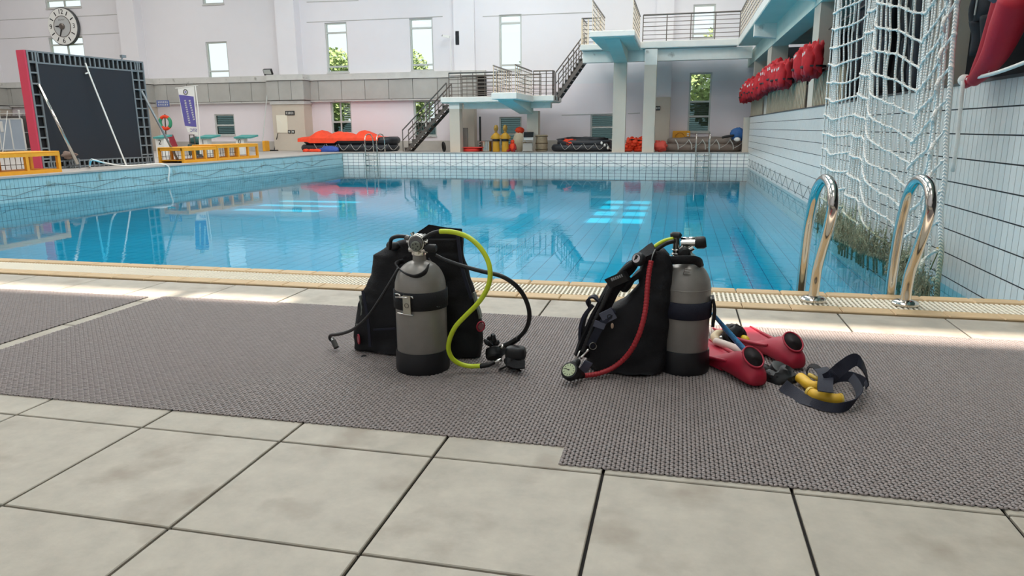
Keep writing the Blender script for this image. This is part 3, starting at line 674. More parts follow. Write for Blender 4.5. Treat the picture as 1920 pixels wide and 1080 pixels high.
B().bbox(r[0], r[1], PF-.03, PF, r[2], r[3], .005).build('board', mat('cream_paper',(238,232,214),.8), t); B().bar((r[0]+.08,PF-.033,r[3]-.2), (r[0]+.3,PF-.033,r[3]-.42), .02, .006).build('fold_mark', m_lens, t)
for k, px in enumerate((542.5,549.5)):
    c = P(px,247,PF-.02); t = thing('wall_socket', ('left', 'right')[k]+' one of the two small square sockets low on the beige pier', 'socket', c)
    B().box(c.x-.08, c.x+.08, PF-.03, PF, c.z-.08, c.z+.08).build('plate', m_rub, t); B().box(c.x-.045, c.x+.045, PF-.034, PF-.03, c.z-.045, c.z+.045).build('insert', m_frame, t)
c = P(503,139,WY-.6); t = thing('floodlight', 'small black floodlight standing on the pier ledge', 'floodlight', c)
B().obox(c+Vector((0,0,.1)), (.22,0,0), (0,.06,.03), (0,-.06,.13)).build('lamp_body', m_rub, t); B().obox(c+Vector((0,-.07,.1)), (.19,0,0), (0,.01,.005), (0,-.05,.1)).build('lens', m_frame, t); B().box(c.x-.15,c.x+.15,c.y-.02,c.y+.02,c.z-.06,c.z).build('bracket', m_rub, t)
c = P(859,72,WY-.06); t = thing('wall_speaker', 'narrow black column speaker on the upper white wall', 'speaker', c); B().bbox(c.x-.09, c.x+.09, WY-.2, WY, c.z-.33, c.z+.33, .02).build('cabinet', m_rub, t); B().box(c.x-.07,c.x+.07,WY-.205,WY-.2,c.z-.3,c.z+.3).build('grille', m_dark, t)
c = P(846,133,WY-.3); c2 = P(845,70,WY-.3); t = thing('security_camera', 'white security camera on a thin pole above the lower stairs', 'camera', c)
B().tube([c, c2], .02, 6).build('pole', m_lens, t); B().obox(c2+Vector((-.2,-.05,.04)), (.17,0,-.03), (0,.05,0), (.01,0,.05)).build('camera_body', m_lens, t); B().ell(c2+Vector((-.38,-.05,.08)), (.03,.05,.05)).build('lens', m_rub, t)
a = P(491,279,WY-1.6); b_ = P(501,176,WY-.9); tag(B().tube([a,b_], .022, 6).build('pole', m_frame), 'thin grey pole leaning against the pier by the small yellow post', 'pole')
a = P(512,283,WY-1.0); t = thing('pipe_stand', 'dark thin stand leaning on the beige pier below the notice', 'stand', G(512,283)); B().tube([G(514,282), P(521,250,WY-1.0)], .02, 6).build('pole', m_joint, t); c = G(513,283); B().box(c.x-.25,c.x+.2,c.y-.1,c.y+.1,0,.05).build('foot', m_joint, t)
c = G(881,283.5); t = thing('door_panel', 'grey board leaning under the lower platform behind the column', 'board', (P(870,283,31.6).x,31.9,0))
B().bbox(P(865,283,31.8).x, P(877,283,31.8).x, 31.8, 31.9, 0, 1.05, .01).build('board', mat('grey_board',(120,116,110),.7), t); B().box(P(864,283,31.8).x-.03,P(864,283,31.8).x,31.78,31.9,0,1.15).build('edge_post', m_rail, t)
tag(B().box(P(899,270,32.4).x, P(901.5,270,32.4).x, 32.4, 32.5, 0, 1.55).build('post', m_rub), 'thin black post standing behind the steel pot', 'post')
c = G(836,284); t = thing('coil', 'dark coiled hose on the deck beside the left platform column', 'hose', (P(832,284,30.9).x,30.9,0))
b = B()
for k in range(3): b.torus((P(832,284,30.9).x, 30.9+.05*k, .22), .2-.02*k, .04, (1,.6,.1), 18, 6)
b.build('hose', m_joint, t, True)
c = G(500,284); t = thing('planter_box', 'low grey box with a yellow end post on the far deck near the thin pole', 'box', c)
B().bbox(P(472,280,31.8).x, P(495,280,31.8).x, 31.7, 32.1, 0, .4, .01).build('box_body', m_deck2, t); B().bbox(P(495,280,31.7).x, P(499.5,280,31.7).x, 31.6, 32.0, 0, .5, .02).build('end_post', m_yel, t)
# ------------------------------------------------------------------ left side: display frame, clock, benches, banner
Lb, Rb = G(80,318), G(288,306); Ub = (Rb-Lb).normalized(); Nb = Vector((Ub.y, -Ub.x, 0))   # Nb faces the pool
if Nb.dot(CAM-Lb) < 0: Nb = -Nb
def VPl(x, y, off=0.):
    d = ray(x, y); o = Lb+Nb*off; return CAM+d*((o-CAM).dot(Nb)/d.dot(Nb))
t = thing('display_frame', 'tall black display board with grey lattice frame and red side on the left deck', 'display board', Lb)
zt = (VPl(50,92).z+VPl(272,118).z)/2; WB = (Rb-Lb).length
def F_(u, z, off=0.): return Lb+Ub*u+Vector((0,0,z))+Nb*off
bw_ = .24
B().obox(F_(WB/2, zt/2, -.06), Ub*(WB/2), Nb*.03, Vector((0,0,zt/2))).build('backing_board', mat('frame_black',(22,22,26),.8), t)
B().obox(F_(WB/2-.1, zt/2-.05, 0.02), Ub*(WB/2-.34), Nb*.02, Vector((0,0,zt/2-.25))).build('black_screen', mat('screen_black',(29,33,42),.65,nz=(.6,.06)), t)
B().obox(F_(-.02, zt/2, -.12), Ub*.03, Nb*.15, Vector((0,0,zt/2))).build('red_side', mat('red_panel',(214,66,92),.6), t)
m_lat = mat('grey_lattice_tube', (132,138,142), .45, .3)
for u in (.02, bw_, WB-bw_*1.9, WB-bw_*.95, WB-.02): B().bar(F_(u,0,.03), F_(u,zt,.03), .045, .045, Nb).build('upright', m_lat, t)
for z in (.04, .2, zt-.3, zt-.02): B().bar(F_(0,z,.03), F_(WB,z,.03), .04, .04, Nb).build('cross_bar', m_lat, t)
nz_ = 10
for k in range(1, 24): u = WB*k/24; B().bar(F_(u,zt-.3,.03), F_(u,zt-.02,.03), .035, .04, Nb).build('lattice_bar', m_lat, t); B().bar(F_(u,.0,.05), F_(u,.2,.05), .035, .04, Nb).build('lattice_bar', m_lat, t)
for k in range(1, nz_+1):
    z = zt*k/(nz_+1); B().bar(F_(0,z,.03), F_(bw_,z,.03), .04, .04, Nb).build('lattice_bar', m_lat, t); B().bar(F_(WB-bw_*1.9,z,.03), F_(WB,z,.03), .04, .04, Nb).build('lattice_bar', m_lat, t)
B().tube([VPl(72,158,.08), VPl(146,308,.55)], .045, 8).build('strut', m_steel, t, True); B().tube([VPl(265,170,.06), G(336,305)], .035, 8).build('strut', m_lat, t, True)
b = B(); b.obox(F_(WB*.82, zt+.1), Ub*.07, Nb*.05, Vector((0,0,.04))); b.bar(F_(WB*.8,zt), F_(WB*.82,zt+.1), .03, .03); b.build('top_lamp', m_lat, t)
tag(B().tube([VPl(160,118,.1), VPl(176,160,.2)+Vector((0,0,0)), G(237,311)], .022, 6, 4).tube([VPl(168,136,.12), VPl(160,138,.12)], .02, 6).build('guy_rope', m_rope), 'white guy rope stretched from the top of the black board to the pool edge', 'rope')
tag(B().tube([G(168,313), G(170,302,.4), G(176,300,.42), G(200,306,.15), G(237,311,.03), (XL+.05, G(237,311).y+.2, .03), (XL+.06, G(237,311).y+.22, -.45)], .022, 6, 6).build('hose', m_rope), 'white hose trailing along the deck and over the left pool edge', 'hose')
t = thing('low_bench', 'low steel bench standing at the foot of the black board', 'bench', G(110,314))
a, b2 = G(86,315,0), G(150,315.5,0); up_ = Vector((0,0,.25))
for h in (.25,.08): B().bar(a+Vector((0,0,h)), b2+Vector((0,0,h)), .04, .04).build('bench_rail', m_lat, t)
for k in range(6): p = a+(b2-a)*(k/5); B().bar(p, p+up_, .035, .035).build('leg', m_lat, t)
b = B(); c = P(122,306,G(116,315).y); c.z = .36; blob(b, c, (.4,.26,.12), .4, 2, seed=3); tag(b.build('rock_bundle', mat('brown_bundle',(150,128,116),.9,nz=(5,.2)), None, True), 'brown wrapped bundle lying on the low steel bench', 'bundle')
# clock
c = P(119,50,WY-.12); t = thing('wall_clock', 'round white wall clock with black numerals above the black board', 'clock', c)
B().lathe([(.93,0),(.97,.03),(.97,.14),(.93,.17)], c+Vector((0,.12,0)), (0,-1,0), 48).build('rim', mat('clock_rim',(70,72,74),.5), t, True, angle=40)
B().lathe([(.92,0),(.92,.02)], c+Vector((0,-.05,0)), (0,-1,0), 48).build('dial', m_lens, t); B().lathe([(.53,0),(.53,.012)], c+Vector((0,-.07,0)), (0,-1,0), 40).build('inner_dial', mat('clock_grey',(190,192,192),.5), t)
B().torus(c+Vector((0,-.08,0)), .53, .018, (0,1,0), 40, 6).build('inner_ring', m_rail, t)
m_ink = mat('black_ink', (24,24,26), .6)
for k in range(12):
    a = k*PI/6; d = Vector((math.sin(a), 0, math.cos(a)))
    if k % 3: B().bar(c+d*.62+Vector((0,-.075,0)), c+d*.84+Vector((0,-.075,0)), .05, .012, (0,1,0)).build('hour_mark', m_ink, t)
    else: text(('12','3','6','9')[k//3], 'numeral', m_ink, t, c+d*.73+Vector((0,-.076,0)), X_, Z_, .34, .004)
text('SALMAY', 'lettering', mat('grey_ink',(120,120,122),.6), t, c+Vector((0,-.086,.33)), X_, Z_, .11)
for a, L, nm in ((math.radians(272),.4,'hour_hand'),(math.radians(201),.52,'minute_hand')):
    d = Vector((math.sin(a),0,math.cos(a))); B().hexa([c+d*0+Vector((0,-.10,0))+d.cross(Vector((0,1,0)))*.05, c+Vector((0,-.10,0))-d.cross(Vector((0,1,0)))*.05, c+d*L+Vector((0,-.10,0))-d.cross(Vector((0,1,0)))*.02, c+d*L+Vector((0,-.10,0))+d.cross(Vector((0,1,0)))*.02]+[]+[c+Vector((0,-.115,0))+d.cross(Vector((0,1,0)))*.05, c+Vector((0,-.115,0))-d.cross(Vector((0,1,0)))*.05, c+d*L+Vector((0,-.115,0))-d.cross(Vector((0,1,0)))*.02, c+d*L+Vector((0,-.115,0))+d.cross(Vector((0,1,0)))*.02]).build(nm, m_ink, t)
B().lathe([(.16,0),(.16,.05),(.1,.08)], c+Vector((0,-.08,0)), (0,-1,0), 24).build('hub', m_rail, t)
# yellow open-frame benches along the left pool edge
def yframe(label, x0, x1, y0, y1, h, n):
    t = thing('yellow_frame_bench', label, 'bench', ((x0+x1)/2, y0, 0)); w = .085
    for x in (x0, x1):
        for z in (w/2, h-w/2): B().bar((x,y0,z), (x,y1,z), w, w).build('long_rail', m_yel, t)
        for k in range(n+1): y = y0+(y1-y0)*k/n; B().bar((x,y,0), (x,y,h), w*.9, w*.9, (1,0,0)).build('post', m_yel, t)
    for k in range(n+1): y = y0+(y1-y0)*k/n; B().bar((x0,y,h-w/2), (x1,y,h-w/2), w*.9, w*.9).build('cross_rail', m_yel, t)
    B().box(x0+.02, x1-.02, y0, y1, .06, .09).build('shelf', m_yel, t); B().bbox(x0-.03, x1+.03, y0-.04, y1+.04, h, h+.03, .008).build('top_board', m_yel, t)
    g = B(); y = y0+.12
    while y < y1: g.tube([(x0,y,.08),(x0,y,h-.08)], .008, 5); y += .15
    g.tube([(x0,y0,.2),(x0,y1,.2)], .008, 5); g.build('wire_grid', m_rail, t, kind='stuff'); return t
yframe('yellow open-frame bench by the near end of the black board', -16.15, -15.3, 9.6, 15.1, .5, 6)
yframe('yellow open-frame bench beside the banner, nearer the black board', -16.25, -15.4, 19.95, 21.6, .46, 3)
yframe('yellow open-frame bench at the far left corner behind the banner base', -16.3, -15.4, 21.7, 24.1, .5, 4)
# banner
c = G(376,297); t = thing('feather_banner', 'purple and white feather banner with an emblem on a dark foot', 'banner', c); Yb_ = c.y
B().lathe([(.3,0),(.3,.03),(.12,.08),(.05,.14)], c, n=20).build('foot', m_rub, t, True, angle=40)
top = P(366,160,Yb_); B().tube([c+Vector((0,0,.1)), P(374,240,Yb_), P(371,200,Yb_), top], .018, 6).build('pole', m_lens, t); B().tube([P(329,165.5,Yb_), P(371,160,Yb_)], .014, 6).build('cross_arm', m_lens, t)
m_pur = mat('purple_print', (98,92,166), .7)
def sheet(name, pts, m, off=0.):
    o_ = Vector((0,off,0)); q = [P(x,y,Yb_)+o_ for x, y in pts]; B().prism(q, (0,.006,0)).build(name, m, t)
sheet('white_cloth', [(333,165),(363.5,161),(371.5,255),(352,247),(341,215)], m_lens); sheet('purple_cloth', [(335.5,177.5),(363,181),(368.5,238),(347,236)], m_pur, -.006)
B().torus(P(348,172.5,Yb_)+Vector((0,-.01,0)), .085, .012, (0,1,0), 24, 5).build('emblem_ring', m_ink, t); B().lathe([(.04,0),(.04,.004)], P(348,172.5,Yb_)+Vector((0,-.008,0)), (0,-1,0), 12).build('emblem_core', mat('lilac_print',(150,146,200),.7), t)
for s_, (x0, y0, x1, y1) in enumerate(((347,187,356,232),(355.5,187,364.5,226))):
    a, b2 = P(x0,y0,Yb_), P(x1,y1,Yb_); d = (b2-a); g = glyphs(B(), a+Vector((0,-.012,0)), d.normalized(), d.normalized().cross(Vector((0,1,0))), d.length, .085, 11-2*s_, 5+s_); g.build('lettering', m_lens, t)
text('STC', 'lettering', m_pur, t, P(363,244.5,Yb_)+Vector((0,-.01,0)), (-1,0,0), Z_, .17).scale = (1,1,-1)
# lifebuoy, sign, red stand
c = P(310,230,WY-.92); t = thing('lifebuoy', 'orange and green lifebuoy hanging on the grey pier below the blue sign', 'lifebuoy', c); R_, r_ = .31, .085
for k in range(4):
    a0 = k*PI/2+PI/4; rings = [[c+Vector((math.cos(a),0,math.sin(a)))*(R_+r_*math.cos(q))+Vector((0,r_*math.sin(q),0)) for q in [2*PI*j/8 for j in range(8)]] for a in [a0+PI/2*i/8 for i in range(9)]]
    B().loft(rings).build('ring_segment', (m_orange, mat('green_plastic',(60,160,120),.5))[k % 2], t, True)
tag(B().tube([P(309,214,WY-.82), P(312,270,WY-.82)], .03, 6).build('post', m_rail), 'brown post standing behind the lifebuoy', 'post')
r = rect(294,317,188,200,WY-.95); t = thing('wall_sign', 'small blue sign with two lines of white characters above the lifebuoy', 'sign', (r[0],WY-.95,r[2])); B().box(r[0],r[1],WY-.96,WY-.93,r[2],r[3]).build('sign_plate', mat('blue_sign',(92,108,168),.6), t)
for k in (0,1): glyphs(B(), (r[0]+.06,WY-.964,r[2]+(r[3]-r[2])*(.7-.4*k)), X_, Z_, r[1]-r[0]-.1, .1, 6-k, 9+k).build('lettering', m_lens, t)
c = G(321,283); t = thing('extinguisher_box', 'dark red leaning equipment case with a white badge below the lifebuoy', 'case', c); tp = P(313,254,c.y+.3); bt = P(322,276,c.y)
d = (tp-bt); B().obox((tp+bt)/2, Vector((.26,0,0)), d*.5, Vector((0,.14,.05))).build('case_body', mat('dark_red_plastic',(150,36,52),.5), t); B().ell(tp+Vector((0,-.16,-.12)), (.05,.03,.05)).build('badge', m_lens, t); B().tube([bt+Vector((0,0,.1)), c], .05, 6).build('leg', m_rail, t)
# starting blocks stored behind the benches
m_tl = mat('teal_grip', (70,150,146), .6, nz=(6,.1))
def sblock(px, num, Y, side):
    c = P(px,262,Y); c.z = 0; t = thing('starting_block', 'starting block number %s with a teal step behind the yellow benches' % ('zero','one','two')[num], 'starting block', c); z = P(px,257,Y).z
    B().bbox(c.x-.19, c.x+.19, Y, Y+.3, .0, z-.06, .01).build('number_box', m_lens, t); B().hexa([(c.x-.2,Y-.1,z-.06),(c.x+.2+side,Y-.1,z-.06),(c.x+.2+side,Y+.5,z+.02),(c.x-.2,Y+.5,z+.02),(c.x-.2,Y-.1,z),(c.x+.2+side,Y-.1,z),(c.x+.2+side,Y+.5,z+.09),(c.x-.2,Y+.5,z+.09)]).build('step', m_tl, t)
    text(str(num), 'numeral', m_ink, t, (c.x, Y-.005, z-.2), X_, Z_, .27)
sblock(299,2,24,0); sblock(380,1,26,.3); sblock(449,0,27.5,.4)
b = B(); c = P(372,266,27); blob(b, c+Vector((0,0,.05)), (.4,.3,.16), .3, 3, seed=8); c.z = 0; t = thing('hose_crate', 'dark teal crate stacked with netting beside starting block number 1', 'crate', c); b.build('netting', mat('dark_teal_net',(48,84,82),.8,nz=(6,.3)), t, True); B().bbox(c.x-.35,c.x+.35,27-.25,27+.25,0,.45,.02).build('crate_body', mat('dark_teal_net',(48,84,82),.8), t)
for px, w in ((419,'the first one after the banner'),(438,'the one touching the farthest starting block')):
    a, d = G(px-5,281), G(px+6,281); z = P(px,258.5,a.y).z; tag(B().tube([a, a+Vector((.05,0,z*.7)), (a+d)/2+Vector((0,0,z)), d+Vector((-.05,0,z*.7)), d], .035, 8, 6).build('hoop_handle', m_rail, None, True), 'dark steel hoop handle standing behind the benches, '+w, 'handle')
a = P(361,270,25.5); t = thing('easel_frame', 'small dark empty frame standing beside the banner pole', 'frame', (a.x,25.5,0)); z = P(361,253,25.5).z
for s_ in (-1,1): B().bar((a.x+s_*.14,25.5,0), (a.x+s_*.1,25.5,z), .03, .03).build('leg', m_rail, t)
B().bar((a.x-.12,25.5,z), (a.x+.12,25.5,z), .03, .03).build('top_bar', m_rail, t)
# white storage cage on the left with boards leaning on it
c = G(30,284); t = thing('storage_cage', 'white wire storage cage beside the red edge of the black board', 'cage', c); Yc_ = c.y+.3; x0, x1 = P(-45,250,Yc_).x, P(56,250,Yc_).x; zz = P(30,213,Yc_).z
for x in (x0, (x0+x1)/2, x1-.5, x1):
    B().bar((x,Yc_,0), (x,Yc_,zz+.1), .05, .05).build('upright', m_lens, t); B().ell((x,Yc_,zz+.14), (.06,.06,.06), 8, 6).build('finial', m_lens, t)
for z in (.15, zz*.5, zz): B().bar((x0,Yc_,z), (x1,Yc_,z), .04, .04).build('cage_rail', m_lens, t)
g = B(); x = x0
while x < x1: g.tube([(x,Yc_+.02,.1),(x,Yc_+.02,zz)], .01, 4); x += .09
z = .1
while z < zz: g.tube([(x0,Yc_+.02,z),(x1,Yc_+.02,z)], .01, 4); z += .1
g.build('wire_mesh', m_rail, t, kind='stuff'); B().box(x0, x1, Yc_+.5, Yc_+.56, .05, zz-.1).build('back_sheet', mat('grey_mesh_sheet',(120,118,116),.8,nz=(3,.2)), t)
t = thing('door_panel', 'pale blue-grey boarded panel leaning on the white cage', 'panel', c); q = P(50,284,c.y-.2).x; zz2 = P(30,223,c.y).z; x0 = P(-40,284,c.y-.2).x
for k in range(4):
    w_ = (q-x0)/4; B().bbox(x0+w_*k+.03, x0+w_*(k+1)-.03, c.y-.2, c.y-.15, .1, zz2, .01).build('panel_board', mat('blue_grey_board',(176,190,204),.5,nz=(1,.05)), t); B().bar((x0+w_*(k+1),c.y-.2,.06), (x0+w_*(k+1),c.y-.2,zz2), .06, .05).build('batten', m_lens, t)
for z in (.08, zz2): B().bar((x0,c.y-.2,z), (q,c.y-.2,z), .05, .05).build('edge_rail', m_lens, t)
B().bbox((x0+q)/2+.12, (x0+q)/2+.3, c.y-.22, c.y-.19, zz2*.6, zz2*.93, .01).build('handle_plate', m_lens, t)
tag(B().tube([G(5,287), P(14,208,c.y-.2)], .02, 6).build('pole', m_lens), 'thin white pole leaning against the panel at the left edge', 'pole')
# ------------------------------------------------------------------ gallery rail, vests, hanging suits
ga = thing('gallery_rail', 'pale wooden slatted railing along the gallery above the tiled wall', 'railing', (2.8, 6.5, 1.4))
for y0, y1 in ((26.1,30.2),(17.4,24.8),(13.4,16.5)):
    B().box(2.63, 2.71, y0, y1, 2.02, 2.08).build('handrail', m_rail, ga); y = y0+.1
    while y < y1: B().box(2.67, 2.70, y, y+.07, 1.41, 2.02).build('slat', m_wood, ga); y += .22 if y0 > 17 else .16
B().box(3.3, 3.35, 16.6, 30, 1.37, 2.1).build('back_board', mat('brown_board',(110,92,78),.8,nz=(2,.2)), ga)
gv = 'red life vests hung along the gallery rail'
j0 = None; ys = [30.6-.85*k for k in range(6)]+[25.6-.93*k for k in range(8)]+[16.1,15.25]
for k, y in enumerate(ys):
    lab = 'red life vest with white patches on the gallery rail, %s from the far wall' % ('first','second','third','fourth','fifth','sixth','seventh','eighth','ninth','tenth','eleventh','twelfth','thirteenth','fourteenth','fifteenth','sixteenth')[k]
    if y < 26 and y > 23.9: y -= 0
    if k % 4 == 0: proto = jacket((2.49+random.uniform(-.02,.02), y, 1.94), -PI/2+random.uniform(-.12,.12), random.uniform(-.1,.05), lab, m_vest, gv, 1.12, 'life_vest')
    else: copy_tree(proto, (2.49+random.uniform(-.02,.02), y, 1.9+random.uniform(0,.12)), lab, -PI/2+random.uniform(-.15,.15), [random.uniform(.95,1.12) for _ in range(3)])
def suit(px, ptop, pbot, wpx, X, m, label):
    """a hanging garment: body and two legs"""
    a, b2 = W(px,ptop,X), W(px-2,pbot,X); L = a.z-b2.z; y = a.y; w = wpx; t = thing('wetsuit', label, 'wetsuit', b2)
    rings = [[(X+.13*math.sin(q)*f, y+w*f2*math.cos(q), z) for q in [2*PI*k/16 for k in range(16)]] for z, f, f2 in ((a.z-.48*L,1.,.95),(a.z-.3*L,.9,.85),(a.z-.1*L,1,1.0),(a.z,.7,1.15),(a.z+.12,.4,.5))]
    B().loft(rings).jit(.02, 5).build('torso', m, t, True)
    for s_ in (-1,1):
        B().tube([(X,y+s_*w*.5,a.z-.45*L),(X,y+s_*w*.5,a.z-.7*L),(X-.02,y+s_*w*.42,b2.z)], [w*.55,w*.45,w*.36], 12, 4).jit(.015, 6).build('leg', m, t, True); B().tube([(X,y+s_*w*1.05,a.z),(X-.03,y+s_*w*1.25,a.z-.25*L),(X-.02,y+s_*w*1.2,a.z-.5*L)], [w*.35,w*.28,w*.22], 10, 4).build('sleeve', m, t, True)
    B().tube([(X-.13,y,a.z),(X-.14,y,a.z-.4*L)], .008, 5).build('zip', m_frame, t); return t
m_bs = mat('black_neoprene', (22,24,32), .75, bump=(30,.2)); m_bs2 = mat('charcoal_neoprene', (40,42,50), .75, bump=(30,.2))
suit(1866, -25, 100, .24, 2.78, m_bs, 'black diving suit hanging beside the red suit legs at the right edge')
for k, (px, X, m) in enumerate(((1768,3.0,m_bs),(1735,2.95,m_bs2),(1712,3.0,m_bs),(1672,2.95,m_bs2),(1650,3.0,m_bs),(1625,3.0,m_bs))):
    t = suit(px, -6-3*k, 170, .2, X, m, 'dark diving suit hanging in the gallery behind the white net, '+('first','second','third','fourth','fifth','sixth')[k]+' from the grey pillar')
tag(B().loft([[(2.92,10.3+q,z),(2.92,10.75+q,z),(2.95,10.75+q,z),(2.95,10.3+q,z)] for z, q in ((1.5,0),(1.9,.03),(2.4,0),(3.0,.05))]).build('towel', mat('pale_towel',(206,208,206),.9,bump=(40,.5))), 'pale grey towel hanging in the gallery behind the white net', 'towel')
tag(B().tube([(2.9,6.2,2.95),(2.9,16.5,2.95)], .02, 6).build('hanging_rail', m_rail), 'steel hanging rail for diving suits inside the gallery', 'rail')
m_rs = mat('red_neoprene', (188,18,44), .6, nz=(5,.08), bump=(40,.15)); Xs = 2.56
t = thing('drysuit', 'bright red diving suit with its legs hanging over the gallery sill at the right edge', 'drysuit', W(1835,155,Xs))
def wl_(pts, dx=0.): return [W(x,y,Xs)+Vector((dx,0,0)) for x, y in pts]
B().tube(wl_([(1905,-20),(1890,30),(1878,62),(1862,100),(1845,130),(1834,148)],-.03), [.12,.115,.105,.09,.07,.05], 16, 5).build('leg', m_rs, t, True)
B().tube(wl_([(1940,-10),(1915,50),(1895,95),(1872,128),(1850,150)],-.10), [.135,.125,.105,.08,.055], 16, 5).build('leg', m_rs, t, True)
for k, pts in enumerate((((1843,140),(1834,150),(1826,157)),((1852,146),(1846,152),(1841,158)),)): 
    for j in range(2): B().tube([p+Vector((0,.07*j-.02,-.01*j)) for p in wl_(pts,-.04-.07*k)], [.05,.042,.025], 8, 3).build('foot', m_rs, t, True)
for pts in (((1896,-5),(1884,40),(1870,75),(1852,110)),((1915,20),(1893,72),(1882,100),(1860,135))): B().tube(wl_([(x+22,y) for x, y in pts],-.112), .004, 5, 5).build('seam', mat('pale_seam',(226,190,190),.7), t)
B().tube(wl_([(1883,104),(1890,109),(1900,110)],-.10), .004, 5, 3).build('knee_seam', mat('pale_seam',(226,190,190),.7), t)
b = B(); blob(b, W(1912,-12,Xs)+Vector((-.05,0,.08)), (.2,.3,.14), .2, 3); b.build('folded_torso', mat('grey_blue_cloth',(96,106,120),.8), t, True)
# ------------------------------------------------------------------ cargo net against the tiled wall
m_net = bpy.data.materials.new('net_rope'); m_net.use_nodes = True
n, l = m_net.node_tree.nodes, m_net.node_tree.links; b_ = n['Principled BSDF']; b_.inputs['Roughness'].default_value = .85
gm = n.new('ShaderNodeNewGeometry'); sx_ = n.new('ShaderNodeSeparateXYZ'); l.new(gm.outputs['Position'], sx_.inputs[0])
nt = n.new('ShaderNodeTexNoise'); nt.inputs['Scale'].default_value = 3; l.new(gm.outputs['Position'], nt.inputs['Vector'])
ad = n.new('ShaderNodeMath'); ad.operation = 'MULTIPLY_ADD'; ad.inputs[1].default_value = .9; l.new(nt.outputs['Fac'], ad.inputs[0]); l.new(sx_.outputs['Z'], ad.inputs[2])
mr = n.new('ShaderNodeMapRange'); mr.inputs[1].default_value = -.05; mr.inputs[2].default_value = .42; l.new(ad.outputs[0], mr.inputs[0])
rp = n.new('ShaderNodeValToRGB'); rp.color_ramp.elements[0].color = (*lin((128,132,104)),1); rp.color_ramp.elements[1].color = (*lin((250,248,242)),1); e = rp.color_ramp.elements.new(.5); e.color = (*lin((190,192,164)),1)
l.new(mr.outputs[0], rp.inputs[0]); l.new(rp.outputs[0], b_.inputs['Base Color'])
wv = n.new('ShaderNodeTexWave'); wv.inputs['Scale'].default_value = 22; wv.bands_direction = 'DIAGONAL'; l.new(gm.outputs['Position'], wv.inputs['Vector'])
bp = n.new('ShaderNodeBump'); bp.inputs['Strength'].default_value = .8; bp.inputs['Distance'].default_value = .01; l.new(wv.outputs['Fac'], bp.inputs['Height']); l.new(bp.outputs[0], b_.inputs['Normal'])
net = thing('cargo_net', 'white knotted rope climbing net hanging down the tiled wall into the water', 'net', (2.4, 10, ZW))
NV, NR = 50, 13; rn = random.Random(4)
ys = []
for i in range(NV):
    s_ = i/(NV-1); ys.append(7.03+5.75*s_**.92+rn.uniform(-.05,.05))
def netx(y, z): return 2.38+.10*math.sin(y*2.3+.4*z)+.05*math.sin(y*5.1)-.03*z*.3
def sag(s_): return .52*math.sin(PI*min(s_/.52,1))+.10*abs(math.sin(s_*9))
def rowz(j, s_, y): return 3.6-.265*j-1.12*sag(s_)+.5*max(0,.0)+.04*noise.noise(Vector((y*2,j,0)))
zt_ = 4.0
for i, y in enumerate(ys):
    tilt = -.10*(1-i/(NV-1)); pts = []
    for k in range(15):
        z = zt_-(zt_+.78)*k/14; yy = y+rn.uniform(-.015,.015)+(.02 if k % 2 else 0)-(.05*(1.5-z))*(0 if i > 5 else 1)*.6; pts.append((netx(yy,z), yy, z))
    B().tube(pts, .0128 if i else .022, 6, 3).build('vertical_rope', m_net, net, True)
kn = B()
for j in range(NR+4):
    pts = []
    for i, y in enumerate(ys):
        s_ = i/(NV-1); z = rowz(j, s_, y)
        pts.append((netx(y,z)-.012, y, z))
        if z > -.7: kn.ell((netx(y,z)-.005,y,z), (.026,.025,.025), 6, 5)
    if sum(p[2] for p in pts)/len(pts) > -.6: B().tube(pts, .0125, 6, 3).build('cross_rope', m_net, net, True)
    if -.6 < pts[0][2] < 3: kn.tube([Vector(pts[1])+Vector((-.02,-.01,-.01)), Vector(pts[1])+Vector((-.05,-.05,-.07)), Vector(pts[1])+Vector((-.04,-.04,-.14))], .016, 6)
kn.build('knots', m_net, net, True, kind='stuff')
al = B(); ra_ = random.Random(9)
for i in range(8500):
    y = 7.05+5.75*ra_.random(); z = ZW+abs(ra_.gauss(0,.13))+.0; x = netx(y,z)+ra_.uniform(-.09,.06); d = Vector((ra_.uniform(-1,1),ra_.uniform(-1,1),ra_.uniform(-1.2,.4))).normalized()*ra_.uniform(.012,.038)
    al.tube([(x,y,z), Vector((x,y,z))+d*.6, Vector((x,y,z))+d+Vector((0,0,-.03))], [.006,.005,.002], 3)
al.build('algae', mat('net_algae',(150,150,124),.9,nz=(9,.5)), net, kind='stuff')
a = W(1808,150,2.42); e_ = W(1945,108,2.46)
tag(B().tube([a, (a+e_)/2+Vector((0,0,-.02)), e_], .016, 8, 4).ell(a, (.05,.06,.05)).build('tie_rope', m_rope, None, True), 'taut white rope tied to the net edge and running out past the right edge', 'rope')
tag(B().tube([W(1806,152,2.40), W(1801,200,2.40), W(1795,260,2.40), W(1786,322,2.40)], .018, 8, 4).build('loose_rope', m_rope, None, True), 'loose white rope end hanging from the tie of the net edge', 'rope')
c = W(1756,500,2.55); t = thing('plant_sprig', 'thin wild plant stem growing from the joint of the tiled wall', 'plant', c)
B().tube([W(1744,506,2.6), W(1752,488,2.56), W(1760,470,2.55)], .006, 5, 4).build('stem', mat('plant_stem',(120,132,70),.8), t); b = B(); b.ell(W(1760,466,2.55), (.02,.04,.012)); b.ell(W(1766,465,2.56), (.02,.035,.01)); b.build('leaf', mat('dry_leaf',(196,160,60),.8), t)
